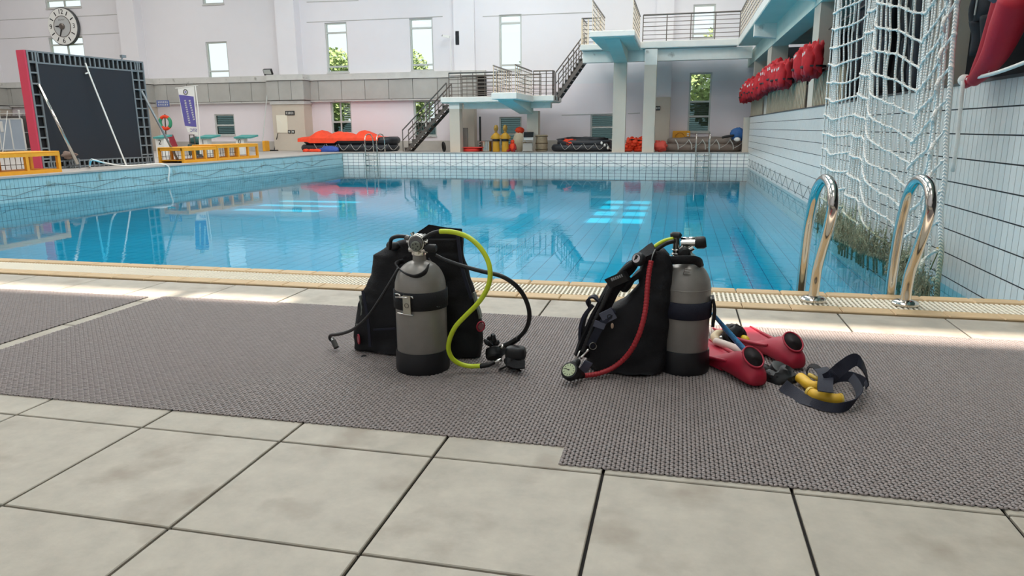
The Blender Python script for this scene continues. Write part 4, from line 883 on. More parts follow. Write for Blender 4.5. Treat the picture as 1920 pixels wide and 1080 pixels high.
# ------------------------------------------------------------------ polished ladder rails at the near edge
for X, pts, lab in ((.795, ((4.30,.0),(4.29,.10),(4.265,.2),(4.18,.32),(4.06,.46),(4.0,.58),(4.05,.67),(4.2,.708),(4.35,.69),(4.50,.62),(4.60,.5),(4.66,.38),(4.70,.2),(4.73,0),(4.74,-.3),(4.74,-.9)), 'curved polished steel pool handrail on the kerb, the one nearer the tanks'),
                    (1.283, ((4.30,.0),(4.3,.10),(4.275,.2),(4.2,.32),(4.12,.46),(4.08,.58),(4.12,.67),(4.24,.708),(4.36,.69),(4.46,.62),(4.52,.5),(4.56,.38),(4.59,.2),(4.60,0),(4.60,-.3),(4.60,-.9)), 'curved polished steel pool handrail on the kerb, the one nearer the white net')):
    t = thing('pool_handrail', lab, 'handrail', (X, 4.3, 0), 'pair of polished pool handrails')
    B().tube([(X,y,z) for y, z in pts], .0285, 16, 6).build('rail_tube', m_steel, t, True)
    B().lathe([(.07,0),(.07,.012),(.06,.022),(.034,.03),(.03,.03)], (X,4.3,.002), n=28).build('base_flange', m_steel, t, True, angle=35)
# ------------------------------------------------------------------ drainage mats: zigzag strands with gaps, laid on the deck
def strands(x0, x1, y0, y1):
    """woven lattice: slanted lozenges whose slant alternates, open holes between them at every second corner"""
    nx, ny = round((x1-x0)/.0131), round((y1-y0)/.0131); px_, py_ = (x1-x0)/nx, (y1-y0)/ny; c = .54
    I, J = [q.ravel() for q in np.meshgrid(np.arange(nx), np.arange(ny), indexing='ij')]
    ev = (I+J) % 2 == 0      # holes at the lower-left and upper-right corners, else at the other two
    P1 = np.array([(1,0),(1,1-c),(1-c,1),(0,1),(0,c),(c,0)])-.5; P2 = np.array([(1,1),(c,1),(0,1-c),(0,0),(1-c,0),(1,c)])-.5
    poly = np.where(ev[:,None,None], P1[None], P2[None]); cx, cy_ = x0+(I+.5)*px_, y0+(J+.5)*py_
    rng = np.random.default_rng(5); tl = rng.normal(0, .00025, (len(I),1))
    lo = np.stack([cx[:,None]+poly[...,0]*px_*.96, cy_[:,None]+poly[...,1]*py_*.96, np.full(poly.shape[:2], .001)], -1)
    hi = np.stack([cx[:,None]+poly[...,0]*px_*.85, cy_[:,None]+poly[...,1]*py_*.85, .0056+tl+.0009*poly[...,0]*np.where(ev, 1, -1)[:,None]], -1)
    V = np.concatenate([lo, hi], 1).reshape(-1,3); base = np.arange(len(I))*12
    Q = np.concatenate([np.stack([base+k, base+(k+1) % 6, base+6+(k+1) % 6, base+6+k],-1) for k in range(6)]); H = np.stack([base+6+k for k in range(6)],-1)
    me = bpy.data.meshes.new('strands'); me.vertices.add(len(V)); me.vertices.foreach_set('co', V.ravel().astype(np.float32))
    lp_ = np.concatenate([Q.ravel(), H.ravel()]).astype(np.int32); st = np.concatenate([np.arange(len(Q))*4, Q.size+np.arange(len(H))*6]).astype(np.int32)
    me.loops.add(len(lp_)); me.loops.foreach_set('vertex_index', lp_); me.polygons.add(len(st)); me.polygons.foreach_set('loop_start', st)
    me.update(calc_edges=True); me.validate(); me.materials.append(m_mat); return me
def dmat(label, x0, x1, y0, y1):
    t = thing('drainage_mat', label, 'mat', (x0, y0, 0), 'grey drainage mats along the pool edge'); me = strands(0, x1-x0, 0, y1-y0)
    o = bpy.data.objects.new('strands', me); COL.objects.link(o); o.parent = t; o['kind'] = 'stuff'
    B().box(x0+.0005, x1-.0005, y0+.005, y1-.004, .0003, .0026).build('hole_shade_sheet', m_holeshade, t)  # sheet added below the lattice to paint its holes dark
dmat('grey drainage mat under the red fins, at the net side', -.3165, 2.62, 1.945, 3.64)
dmat('grey drainage mat under the scuba set with the yellow hose', -3.045, -.3165, 2.068, 3.63)
dmat('grey drainage mat at the left edge beyond the pale gap', -6.0, -3.13, 2.07, 3.605)
# ------------------------------------------------------------------ scuba set with the yellow hose
m_tank = mat('grey_tank_paint', (146,142,136), .38, .25, nz=(9,.10), bump=(40,.04), stain=((112,108,102), 7, .6))
m_boot = mat('black_tank_boot', (24,25,29), .45, bump=(50,.05)); m_hoseb = mat('black_hose', (26,27,29), .42)
m_hosey = mat('yellow_green_hose', (206,226,48), .35); m_gun = mat('dark_chrome', (120,120,118), .22, .9)
def tank(t, c, R, hc, hn, band, boot, label=None):
    c = Vector(c); prof = [(R-.004,.004),(R,.012),(R,hc)]; hd = hn-hc-.012
    for k in range(1, 9): a = PI/2*k/8; prof.append((max(R*math.cos(a)**.82, .028), hc+hd*math.sin(a)**1.05))
    prof += [(.027,hn+.0),(.027,hn+.012)]
    B().lathe(prof, c, n=64).build('cylinder', m_tank, t, True, angle=50)
    B().lathe([(R,.002),(R+.006,.0),(R+.0085,.012),(R+.0065,boot-.01),(R+.004,boot),(R-.002,boot)], c, n=64).build('boot', m_boot, t, True, angle=40)
    z0, z1 = band; B().lathe([(R,z0),(R+.007,z0+.002),(R+.0075,(z0+z1)/2),(R+.007,z1-.002),(R,z1)], c, n=64).build('tank_band', m_strap if t.name.endswith('1') else m_black, t, True)
c1 = Vector((-1.022, 2.702, .003)); s1 = thing('scuba_set', 'grey scuba tank with black vest and yellow-green hose standing on the mat', 'scuba set', c1)
R1 = .1055; zb0, zb1 = P(787,587,2.593).z, P(787,553,2.593).z
tank(s1, c1, R1, .355, .478, (zb0, zb1), .09)
def onR(px, py, c, R):   # point of the cylinder's near face under a pixel
    d = ray(px, py); o = CAM-c; A_ = d.x*d.x+d.y*d.y; Bq = o.x*d.x+o.y*d.y; Cq = o.x*o.x+o.y*o.y-R*R; D_ = Bq*Bq-A_*Cq
    return CAM+d*((-Bq-math.sqrt(max(D_,0)))/A_)
bk_ = thing  # (buckle parts sit on the band)
a = onR(763,572,c1,R1+.012); ax_ = Vector((-(a-c1).y, (a-c1).x, 0)).normalized(); nn = (a-c1); nn.z = 0; nn.normalize()
B().obox(a, ax_*.017, nn*.003, Vector((0,0,.038))).build('buckle_plate', mat('brushed_plate',(176,172,160),.35,.7), s1)
B().torus(a+nn*.004+Vector((0,0,-.002)), .009, .0015, nn, 16, 5).build('buckle_emblem', m_rail, s1)
B().tube([onR(742,557,c1,R1+.013), onR(752,557.5,c1,R1+.014), onR(765,558.5,c1,R1+.014)], .004, 8).tube([onR(741,551,c1,R1+.008), onR(748,552,c1,R1+.014), onR(751,556,c1,R1+.014)], .0035, 8, 4).tube([a+ax_*.017+Vector((0,0,.036)), a+ax_*.028+Vector((0,0,.034)), a+ax_*.029+Vector((0,0,.028))], .003, 6).tube([a-ax_*.045+Vector((0,0,-.038)), a-ax_*.0+Vector((0,0,-.04)), a+ax_*.028+Vector((0,0,-.041))], .0035, 6).build('buckle_wire', m_chrome, s1, True)
B().torus(onR(821,574,c1,R1+.009), .007, .0016, (onR(821,574,c1,R1)-c1).normalized(), 14, 5).build('band_mark', m_gun, s1)
nk = [(757,489,.10),(748,492,.09),(743,497,.05),(747,503,.02),(753,510,-.045),(764,516,-.082),(777,519,-.094),(789,516,-.088),(799,509,-.066),(805,500,-.02),(809,494,.04),(806,488,.08)]
B().ribbon([P(x,y,2.702+d) for x, y, d in nk], [(0,-.75,.75)]*2, .024, .006).build('neck_strap', m_black, s1, True)
Yv = 2.70
B().lathe([(.03,0),(.031,.004),(.031,.012),(.022,.016),(.017,.02),(.017,.05),(.014,.052)], c1+Vector((0,0,.488)), n=28).build('valve_body', m_chrome, s1, True, angle=40)
B().tube([P(767.5,467,Yv-.01), P(803,469,Yv-.01)], .0125, 16).build('valve_bar', m_chrome, s1, True, angle=40)
B().tube([P(797,465,Yv-.012), P(800,465,Yv-.012), P(816,465.5,Yv-.012), P(818,465.5,Yv-.012)], [.013,.0165,.0165,.014], 18).build('valve_knob', m_rub, s1, True, angle=40)
f1 = P(783,455,Yv-.01); st = B().lathe([(.030,-.045),(.034,-.04),(.034,-.005),(.031,0),(.031,.018),(.027,.022)], f1, (.05,-1,.05), 32).build('first_stage', m_gun, s1, True, angle=35)
B().lathe([(.021,.02),(.021,.028),(.018,.031)], f1+Vector((0,0,-.012)), (.05,-1,.05), 24).build('stage_cap', mat('grey_cap',(120,124,112),.5,.2), st, True, angle=35)
b = B()
for k in range(5): an = 2*PI*k/5; b.ell(f1+Vector((.011*math.cos(an),-.031,-.011+.011*math.sin(an))), (.0032,.002,.0032), 8, 5)
b.build('cap_dots', m_rub, st)
b = B().torus(f1+Vector((0,-.004,0)), .034, .004, (.05,-1,.05), 32, 6); b.torus(f1+Vector((0,-.018,.0)), .032, .0025, (.05,-1,.05), 32, 6); b.build('clamp_ring', m_chrome, st, True)
b = B()
for px, py, dx, dz in ((770,447,-1,.1),(796,448,.8,.7),(799,460,1,.1),(775,443,-.5,.9)): q = f1+Vector((dx*.028,0,dz*.028)); b.tube([q, q+Vector((dx*.018,0,dz*.018))], .0085, 12)
b.build('port_fitting', m_chrome, st, True, angle=40)
B().tube([P(782,476,Yv-.03), P(782,471,Yv-.03)], .012, 14).build('yoke_screw', m_chrome, s1, True, angle=40)
hz = []
def hose(name, pts, r, m, t, n=14, sm=8): return B().tube([P(x,y,Y) for x, y, Y in pts], r, n, sm).build(name, m, t, True)
hose('inflator_feed_hose', [(769,447,2.69),(757,443.5,2.69),(744,443.5,2.70),(735,447,2.715),(732,454,2.73),(731,466,2.76)], .0082, m_hoseb, s1)
hose('hose_collar', [(760,444,2.69),(770,448,2.69)], .0105, m_gun, s1)
hose('regulator_hose', [(795,447,2.69),(806,440,2.67),(816,436,2.66),(827,433.5,2.65)], [.008,.0085,.0085], m_hoseb, s1)
gy = G(870,690).y
yl = [(825,434,2.65),(838,434,2.645),(858,437,2.64),(880,446,2.63),(900,464,2.62),(914,487,2.61),(919,509,2.60),(917,531,2.60),(908,552,2.60),(893,572,2.60),(873,592,2.605),(856,610,2.61),(846,628,2.62),(841,646,2.63),(842,660,2.64),(849,673,2.65),(862,682,2.665),(880,686.5,2.675),(902,686,2.685)]
hose('yellow_hose', yl, .0098, m_hosey, s1, 18, 6)
hose('yellow_hose_end', [(900,686.5,2.684),(915,684,2.69),(927,679,2.70)], [.0105,.0105,.0075], m_hoseb, s1)
hose('hose_fitting', [(926,679.5,2.70),(941,674,2.71)], .0075, m_chrome, s1)
hose('black_hose', [(817,478,2.70),(835,487,2.69),(868,499,2.67),(905,509,2.66),(938,517,2.66),(962,531,2.67),(980,551,2.69),(991,577,2.71),(992,600,2.735),(985,619,2.755),(972,634,2.77)], [.006,.0085,.0092,.0092,.0092], m_hoseb, s1)
hose('hose_sleeve', [(972,634,2.77),(960,642,2.78),(946,648,2.785)], [.0125,.0125,.011], m_hoseb, s1); hose('sleeve_fitting', [(946,648.5,2.785),(938,652,2.785)], .009, m_chrome, s1)
hose('console_hose', [(747,503,2.66),(733,527,2.63),(714,558,2.62),(694,588,2.64),(676,607,2.68),(661,618,2.72),(646,624,2.77),(632,627,2.81),(621,628.5,2.84),(618.5,633,2.85),(621,638,2.86)], [.0055,.0062,.0078,.0082], m_hoseb, s1)
q = B().tube([P(623,634,2.855), P(627,642,2.85)], .0095, 12).build('connector_ring', m_chrome, s1, True, angle=40); B().tube([P(625,639,2.85), P(631,652,2.835)], [.0125,.0125], 14).build('connector_sleeve', mat('dark_grey_sleeve',(66,66,62),.5), s1, True, angle=40)
# two second stages on the mat
def second_stage(c, face, upv, r, label, parent):
    c, face, upv = Vector(c), Vector(face).normalized(), Vector(upv).normalized(); sd = face.cross(upv).normalized()
    p = B().lathe([(r*.6,-.028),(r*.92,-.022),(r,-.008),(r,.012),(r*.9,.02),(r*.55,.026),(.002,.028)], c, face, 28).build('second_stage', m_rub, parent, True, angle=35)
    B().torus(c+face*.012, r*.95, .003, face, 28, 6).build('cover_ring', m_hoseb, p, True)
    b = B()
    for k in (-1,0,1): b.obox(c+face*.024+upv*(k*r*.35), sd*(r*.5*(1-.3*abs(k))), face*.004, upv*.003)
    b.build('purge_ribs', m_hoseb, p)
    m = c-face*.03; b = B(); b.tube([m, m-face*.03], [.016,.013], 14); 
    for s_ in (-1,1): b.ell(m-face*.042+sd*(s_*.016)+upv*.004, (.012,.007,.016), 10, 7)
    b.build('mouthpiece', m_black, p, True)
    b = B()
    for s_ in (-1,1): b.loft([[c-upv*(r*.6)+sd*(s_*.012)+face*d for d in (-.02,.015)]+[c-upv*(r*.6)+sd*(s_*.022)+face*d for d in (.015,-.02)], [c-upv*(r*1.25)+sd*(s_*.04)+face*d for d in (-.03,.0)]+[c-upv*(r*1.2)+sd*(s_*.052)+face*d for d in (.0,-.03)]])
    b.build('exhaust_tee', m_rub, p, True, angle=30); return p
g1 = P(926,657,2.80); g1.z = .052
second_stage(g1, (.25,-.55,-.75), (-.6,-.5,.3), .036, '', s1)
b = B()
for (x0, y0), (x1, y1), r_ in (((921,648),(908,637),.012),((928,645),(925,628),.013),((932,646),(934,639),.012)): b.tube([P(x0,y0,2.79), P((x0+x1)/2-1,(y0+y1)/2,2.785), P(x1,y1,2.78)], [.008,r_,.006], 10, 3)
b.build('bite_tabs', m_rub, s1, True)
g2 = P(962,668,2.74); g2.z = .045
second_stage(g2, (.35,-.75,.35), (.1,.4,.9), .034, '', s1)
b = B(); blob(b, P(967,662,2.745), (.043,.03,.03), .10, 3, 24, 14, seed=6, sq=.55); b.build('regulator_box', m_rub, s1, True, angle=40)
b = B(); b.ribbon([P(955,678,2.72), P(968,684,2.70), P(984,683,2.70)], (0,.6,.6), .035, .01); b.build('diaphragm_flap', m_black, s1)
# the buoyancy vest behind the tank
def vest(name, rows, Yc, dep, parent, m, wr=.008, n=44):
    """puffy cloth body: rows of (pixel y, left x, right x) at the depth Yc give its outline, dep(row fraction) its half thickness"""
    rings = []
    for i, (y, xl, xr) in enumerate(rows):
        a, b_ = P(xl, y, Yc), P(xr, y, Yc); f = i/(len(rows)-1); d = dep(f) if callable(dep) else dep; cx, hw = (a.x+b_.x)/2, (b_.x-a.x)/2; ring = []
        for k in range(n):
            q = 2*PI*k/n; ca, sa = math.cos(q), math.sin(q); ex = math.copysign(abs(ca)**.75, ca); ey = math.copysign(abs(sa)**.8, sa)
            z = a.z+(b_.z-a.z)*(ex+1)/2; p = Vector((cx+hw*ex, Yc+d*ey, max(z,.012))); nv = noise.noise_vector(p*14)+noise.noise_vector(p*34)*.5
            ring.append(p+Vector((nv.x*wr*.4, nv.y*wr*1.3, nv.z*wr*.3*(1 if p.z > .02 else 0))))
        rings.append(ring)
    return B().loft(rings).build(name, m, parent, True)
def dense(rows, k=3):
    out = []
    for a, b_ in zip(rows[:-1], rows[1:]):
        for j in range(k): out.append(tuple(u+(v-u)*j/k for u, v in zip(a, b_)))
    return out+[rows[-1]]
rows1 = [(672,692,893),(668,676,901),(655,669,904),(636,667,904.5),(615,667,903.5),(594,668.5,902),(572,671.5,897),(556,677,891),(545,681,889),(534,689,885),(520,693,881),(505,697,876.5),(490,699,872),(477,702,870),(468,716,869),(458,730,868),(452,748,867),(446,767,866.5)]
v1 = vest('vest_body', dense(rows1), 2.885, lambda f: .068-.02*f if f < .8 else .05, s1, m_black, .013)
B().loft([[P(x,y,2.90+d) for x, y in ((766,447),(787,433),(804,421.5),(838,426),(866,430),(867,452),(840,470),(800,470))] for d in (-.035,-.04,.03)], True).jit(.004, 20).build('shoulder_panel', m_black, s1, True, angle=30)
for side, (pts, em) in enumerate(((((677,553),(681,580),(676,602),(670,608)),(672.5,636)),(((889,548),(893,566),(899,585),(901,596)),(901.5,612)))):
    B().ribbon([P(x,y,2.86-.0*side) for x, y in pts], (0,1,0), .03, .008).build('side_strap', mat('grey_strap',(120,126,118),.7), s1)
    e_ = P(em[0],em[1],2.83); sgn = -1 if side == 0 else 1
    B().torus(e_, .021, .0035, (sgn*.8,-.6,0), 24, 6).build('emblem_ring', mat('emblem_red',(170,40,62),.6), s1, True); B().lathe([(.015,0),(.015,.003)], e_, (sgn*.8,-.6,0), 20).build('emblem_patch', mat('emblem_pale',(150,100,104),.7), s1)
B().ribbon([P(680,545,2.82), P(690,600,2.806), P(694,650,2.80)], (1,0,0), .012, .005).build('pocket_seam', m_strap, s1); B().ribbon([P(700,618,2.80), P(742,616,2.795)], (0,0,1), .008, .005).build('pocket_seam', m_strap, s1)
B().ribbon([P(858,440,2.84), P(866,500,2.815), P(884,560,2.81)], (1,0,0), .014, .005).build('edge_piping', m_strap, s1)
B().lathe([(.018,0),(.02,.004),(.02,.014),(.012,.018)], P(684,671,2.80), (0,-.8,-.3), 20).build('dump_valve', m_rub, s1, True, angle=35); B().tube([P(684,676,2.79), P(685,684,2.785)], [.012,.01], 10).build('dump_cord_knob', m_rub, s1, True); B().tube([P(683,667,2.80),P(682,673,2.79)], .004, 6).build('dump_spring', m_chrome, s1)
B().tube([P(729,459,2.83), P(738,462,2.82), P(748,459,2.82)], [.016,.02,.014], 12, 3).build('inflator_elbow', m_rub, s1, True)
# ------------------------------------------------------------------ scuba set with the red hose
c2 = Vector((.052, 2.916, .003)); s2 = thing('scuba_set', 'grey scuba tank with black harness vest and red spiral hose standing beside the red fins', 'scuba set', c2)
R2 = .0975; tank(s2, c2, R2, .345, .47, (P(1287,603,2.82).z, P(1287,571,2.82).z), .097)
B().ribbon([onR(1333,566,c2,R2+.004)+Vector((.006,0,.02)), onR(1333,580,c2,R2+.004)+Vector((.014,0,0)), onR(1333,600,c2,R2+.004)+Vector((.008,0,-.02))], (0,1,0), .045, .012).build('band_buckle', m_rub, s2)
m_scr = mat('engraved_grey', (104,100,94), .6)
e0 = onR(1284,514,c2,R2*.86)
b = B()
for x0, y0, x1, y1 in ((1284,503,1281,514),(1285,505,1295,506),(1283,509,1293,510),(1281,514,1295,515)): b.bar(onR(x0,y0,c2,R2*.80)+Vector((0,-.004,0)), onR(x1,y1,c2,R2*.86)+Vector((0,-.004,0)), .0025, .003, (0,-1,0))
b.build('engraved_letter', m_scr, s2)
B().torus(c2+Vector((0,0,.352)), R2-.001, .0022, (0,0,1), 64, 6).build('weld_ring', m_tank, s2, True)
hs = [(1238,500,.02),(1246,491,-.03),(1262,488,-.06),(1285,487,-.075),(1303,488,-.06),(1312,493,-.03),(1316,503,.01)]
B().ribbon([P(x,y,c2.y+d) for x, y, d in hs], [(0,-.25,1)]*2, .034, .008).build('neck_strap', m_black, s2, True)
B().lathe([(.028,0),(.03,.006),(.02,.012),(.016,.016),(.016,.05)], c2+Vector((0,0,.478)), n=24).build('valve_body', m_chrome, s2, True, angle=40)
Y2 = 2.905
B().tube([P(1276,456,Y2), P(1309,455.5,Y2)], .0145, 18).build('valve_bar', m_chrome, s2, True, angle=40); B().tube([P(1276,448,Y2+.012), P(1312,447,Y2+.012)], .0075, 12).build('yoke_bar', m_chrome, s2, True)
B().tube([P(1303,455,Y2-.01), P(1307,455,Y2-.01), P(1320,454.5,Y2-.01), P(1324,454,Y2-.01)], [.017,.0245,.0245,.019], 20).build('valve_knob', m_rub, s2, True, angle=35)
B().tube([P(1257,443,Y2), P(1262,442.5,Y2), P(1273,443,Y2), P(1276,445,Y2)], [.012,.0175,.0175,.012], 18).build('yoke_knob', m_rub, s2, True, angle=35)
B().tube([P(1268,445,Y2-.01), P(1268,482,Y2-.01)], [.013,.015,.017,.015], 16).build('first_stage', m_gun, s2, True, angle=35); B().torus(P(1268,468,Y2-.01), .0165, .003, (0,0,1), 20, 6).torus(P(1268,475,Y2-.01), .0165, .003, (0,0,1), 20, 6).build('clamp_ring', m_chrome, s2, True)
B().lathe([(.021,-.02),(.024,0),(.022,.012),(.014,.018)], P(1283,474,Y2-.03), (.1,-1,.1), 24).build('port_cap', m_rub, s2, True, angle=35)
B().tube([P(1290,470,Y2-.005), P(1300,464,Y2-.005)], .011, 12).tube([P(1275,467,Y2-.02), P(1281,461,Y2-.02)], .008, 10).tube([P(1272,480,Y2-.02), P(1277,483,Y2-.02)], .008, 10).tube([P(1294,480,Y2-.02), P(1297,485,Y2-.02)], .007, 10).build('port_fitting', m_chrome, s2, True, angle=40)
b = B()
for k in range(6): an = 2*PI*k/6; b.ell(P(1259.5,480,Y2-.03)+Vector((.007*math.cos(an),0,.007*math.sin(an))), (.003,.003,.003), 6, 5)
b.build('hex_fitting', m_chrome, s2)
hose('yellow_hose', [(1262,448,2.89),(1248,451,2.88),(1236,457,2.87),(1226,464,2.86)], .0088, m_hosey, s2); hose('black_hose', [(1264,452,2.88),(1250,456,2.87),(1238,463,2.86),(1226,471,2.85)], .009, m_hoseb, s2)
rows2 = [(712,1172,1226),(706,1118,1240),(695,1104,1246),(676,1101,1250),(650,1100,1252),(625,1103,1254),(604,1112,1256),(588,1126,1257),(573,1147,1258),(562,1167,1259),(551,1180,1260),(540,1190,1261),(530,1198,1262),(516,1196,1262),(500,1200,1262),(488,1205,1260),(476,1215,1254),(468,1222,1246)]
v2 = vest('vest_body', dense(rows2), 2.875, lambda f: .115-.075*f, s2, m_black, .011)
B().ribbon([P(x,y,2.82+.0) for x, y in ((1228,466),(1210,477),(1192,490),(1174,510),(1157,530),(1141,556),(1126,585),(1112,614),(1098,645),(1090,668))], [(.6,.2,.55)]*2, .062, .02).jit(.003,20).build('shoulder_strap', m_black, s2, True, angle=40)
B().ribbon([P(x,y,2.86) for x, y in ((1236,478),(1214,500),(1186,524),(1168,545))], [(.6,.3,.6)]*2, .05, .02).build('chest_strap', m_black, s2, True)
tb = B(); pp = smooth_path([P(x,y,2.79) for x, y in ((1186,492),(1172,503),(1158,519),(1144,543),(1131,570),(1117,600),(1103,635),(1093,660))], 10); tb.tube(pp, [.0115 if k % 2 else .0095 for k in range(len(pp))], 12); tb.build('corrugated_hose', m_hoseb, s2, True)
B().lathe([(.026,-.012),(.028,0),(.024,.01),(.018,.014)], P(1197,486,2.78), (-.5,-.8,.3), 28).build('shoulder_valve', m_rub, s2, True, angle=35); B().lathe([(.0165,.012),(.0165,.017)], P(1197,486,2.78), (-.5,-.8,.3), 24).build('valve_disc', mat('pale_disc',(214,206,210),.5), s2); 
d_ = Vector((-.5,-.8,.3)).normalized(); B().obox(P(1197,486,2.78)+d_*.018, (.004,-.003,.013), d_*.001, (.004,-.001,-.002)).build('disc_slot', m_ink, s2)
B().obox(P(1159,524,2.775), (.036,-.012,.020), (.006,.012,0), (-.012,0,.018)).jit(.002,30).build('label_patch', m_rub, s2); o = P(1157,521,2.757); glyphs(B(), o-Vector((.024,0,.010)), Vector((.86,-.1,.42)).normalized(), Vector((-.42,0,.9)).normalized(), .052, .013, 6, 21).build('lettering', mat('grey_print',(176,178,180),.6), s2)
m_bk = mat('grey_buckle', (84,88,104), .45)
B().obox(P(1140,592,2.755), (.024,0,.014), (0,.006,0), (-.012,0,.02)).build('side_buckle', m_bk, s2); B().obox(P(1124,609,2.75), (.022,0,-.006), (0,.006,0), (.004,0,.012)).build('buckle_slider', m_bk, s2)
B().ribbon([P(1150,580,2.76), P(1134,600,2.752), P(1120,622,2.75), P(1106,650,2.752)], (.8,0,.5), .03, .006).build('waist_strap', m_strap, s2)
B().torus(P(1143,594,2.747), .009, .0016, (0,-1,0), 16, 5).build('buckle_emblem', m_rub, s2); B().ell(P(1148,611,2.745), (.006,.004,.012)).build('zip_pull', mat('tan_pull',(176,150,128),.6), s2)
B().ribbon([P(1106,573,2.84), P(1103,562,2.82), P(1112,556,2.81), P(1122,562,2.82)], (.1,1,0), .04, .008).build('pull_tab', m_strap, s2)
B().ribbon([P(1112,572,2.84), P(1098,590,2.83), P(1091,612,2.83), P(1091,640,2.83), P(1097,655,2.83)], (.2,1,0), .05, .012).build('side_flap', m_strap, s2)
B().torus(P(1112,649,2.745), .014, .003, (.3,-1,.2), 18, 6).build('d_ring', m_gun, s2, True); B().tube([P(1104,655,2.745), P(1096,664,2.742), P(1089,672,2.74)], [.006,.004,.007], 8, 3).build('clip', m_chrome, s2, True); B().tube([P(1089,655,2.80), P(1085,664,2.79), P(1081,674,2.78)], .005, 8).build('clip', m_chrome, s2, True)
B().obox(P(1098,687,2.745), (.012,0,.02), (0,.008,0), (.016,0,-.006)).build('release_clip', m_bk, s2)
hose('gauge_pipe', [(1229,468,2.80),(1224,479,2.785),(1221,490,2.775)], .0035, m_gun, s2)
rp_ = [(1221,489,2.77),(1217,510,2.755),(1214,538,2.735),(1212,566,2.72),(1208,593,2.705),(1200,622,2.70),(1188,649,2.71),(1172,671,2.73),(1150,689,2.735),(1124,700,2.715),(1100,704,2.695),(1090,704,2.69)]
pp = smooth_path([P(*q) for q in rp_], 18); tb = B(); tb.tube(pp, [.0108 if (k//2) % 2 else .0095 for k in range(len(pp)-0)], 14); tb.build('red_spiral_hose', mat('red_hose',(176,44,52),.42), s2, True)
gc = P(1069,696,2.63); gd = Vector((-.25,-.72,.62)).normalized()
B().lathe([(.026,-.022),(.036,-.014),(.037,.004),(.033,.012),(.027,.014)], gc, gd, 32).build('gauge_console', m_rub, s2, True, angle=35); B().lathe([(.027,.0125),(.027,.0145)], gc, gd, 28).build('gauge_dial', mat('pale_green_dial',(196,208,170),.4), s2)
u_ = gd.orthogonal().normalized(); w_ = gd.cross(u_); b = B()
for k in range(12): d = u_*math.cos(k*PI/6)+w_*math.sin(k*PI/6); b.bar(gc+gd*.0148+d*.018, gc+gd*.0148+d*.024, .002, .0008, gd)
b.bar(gc+gd*.0152, gc+gd*.0152+(u_*.4-w_).normalized()*.019, .0025, .001, gd); b.ell(gc+gd*.015, (.003,.003,.003)); b.build('dial_marks', m_ink, s2)
B().tube([P(1074,697,2.645), P(1083,701,2.668), P(1093,704,2.69)], [.030,.022,.013], 16).build('console_neck', m_rub, s2, True); B().tube([P(1083,678,2.73), P(1074,688,2.66)], [.014,.022], 12).build('console_clip', m_rub, s2, True)
# ------------------------------------------------------------------ fins, mask, snorkel and tow lanyard beside the second set
m_ribw = mat('pale_blade', (206,190,180), .5, nz=(6,.06))
def fin(label, heel, ax, blade_len, roll=0.):
    heel, ax = Vector(heel), Vector(ax).normalized(); sd = ax.cross(Vector((0,0,1))); t = thing('diving_fin', label, 'fin', heel, 'pair of red diving fins')
    sec = [(.0,.022,.012,.045),(.006,.036,.006,.062),(.03,.048,.004,.088),(.07,.054,.003,.112),(.12,.056,.003,.112),(.17,.058,.003,.096),(.22,.060,.003,.074),(.27,.062,.004,.052),(.31,.062,.005,.036)]
    rings = []
    for s_, hw, z0, z1 in sec:
        ring = []
        for k in range(24):
            q = 2*PI*k/24; ca, sa = math.cos(q), math.sin(q); ex = math.copysign(abs(ca)**.7, ca); ez = math.copysign(abs(sa)**(.55 if sa < 0 else 1.), sa)
            wdt = hw*(1-.32*max(ez,0)); ring.append(heel+ax*s_+sd*(wdt*ex)+Vector((0,0,(z0+z1)/2+(z1-z0)/2*ez)))
        rings.append(ring)
    B().loft(rings).build('foot_pocket', m_red, t, True)
    on = (ax*-.62+Vector((0,0,.80))).normalized(); oc = heel+ax*.052+Vector((0,0,.108)); uu = sd; ww = on.cross(uu)
    rim = []; 
    for i in range(33):
        a = 2*PI*i/32; d = uu*(math.cos(a)*.039)+ww*(math.sin(a)*.049); dn = d.normalized()
        rim.append([oc+d+dn*(.004*math.cos(2*PI*k/8))+on*(.004*math.sin(2*PI*k/8)) for k in range(8)])
    B().loft(rim, False).build('opening_rim', m_red, t, True)
    B().loft([[oc+uu*(math.cos(a)*r1)+ww*(math.sin(a)*r2)+on*h for a in [2*PI*k/28 for k in range(28)]] for r1, r2, h in ((.039,.049,.001),(.033,.041,-.002),(.02,.026,-.004))]).build('opening_shade', mat('fin_shade',(30,22,26),.8), t, True)  # dark disc paints the shade of the hollow foot pocket
    rings = []
    for s_, hw, z0, z1 in ((.20,.05,.006,.03),(.28,.066,.005,.030),(.36,.078,.006,.022),(.48,.092,.006,.016),(blade_len,.100,.006,.010)): rings.append([heel+ax*s_+sd*(e*hw)+Vector((0,0,z)) for e, z in ((-1,z0),(1,z0),(1,z1),(.8,z1*.7),(-.8,z1*.7),(-1,z1))])
    B().loft(rings).build('blade', m_red, t)
    for e in (-1,1): B().tube([heel+ax*.16+sd*(e*.054)+Vector((0,0,.062)), heel+ax*.26+sd*(e*.064)+Vector((0,0,.042)), heel+ax*.4+sd*(e*.082)+Vector((0,0,.024)), heel+ax*blade_len+sd*(e*.098)+Vector((0,0,.012))], [.006,.009,.008,.004], 8, 5).build('side_rail', m_red, t, True)
    B().tube([heel+ax*.10+sd*-.02+Vector((0,0,.112)), heel+ax*.13+Vector((0,0,.113)), heel+ax*.12+sd*.026+Vector((0,0,.110))], .003, 6, 5).build('instep_ridge', m_red, t, True); return t
fin('red diving fin lying closest to the tank boot', (.336,2.728,.009), (-.42,.91,0), .60)
fin('red diving fin lying farther from the tank, beside the yellow mask trim', (.514,2.972,.009), (-.36,.93,0), .62)
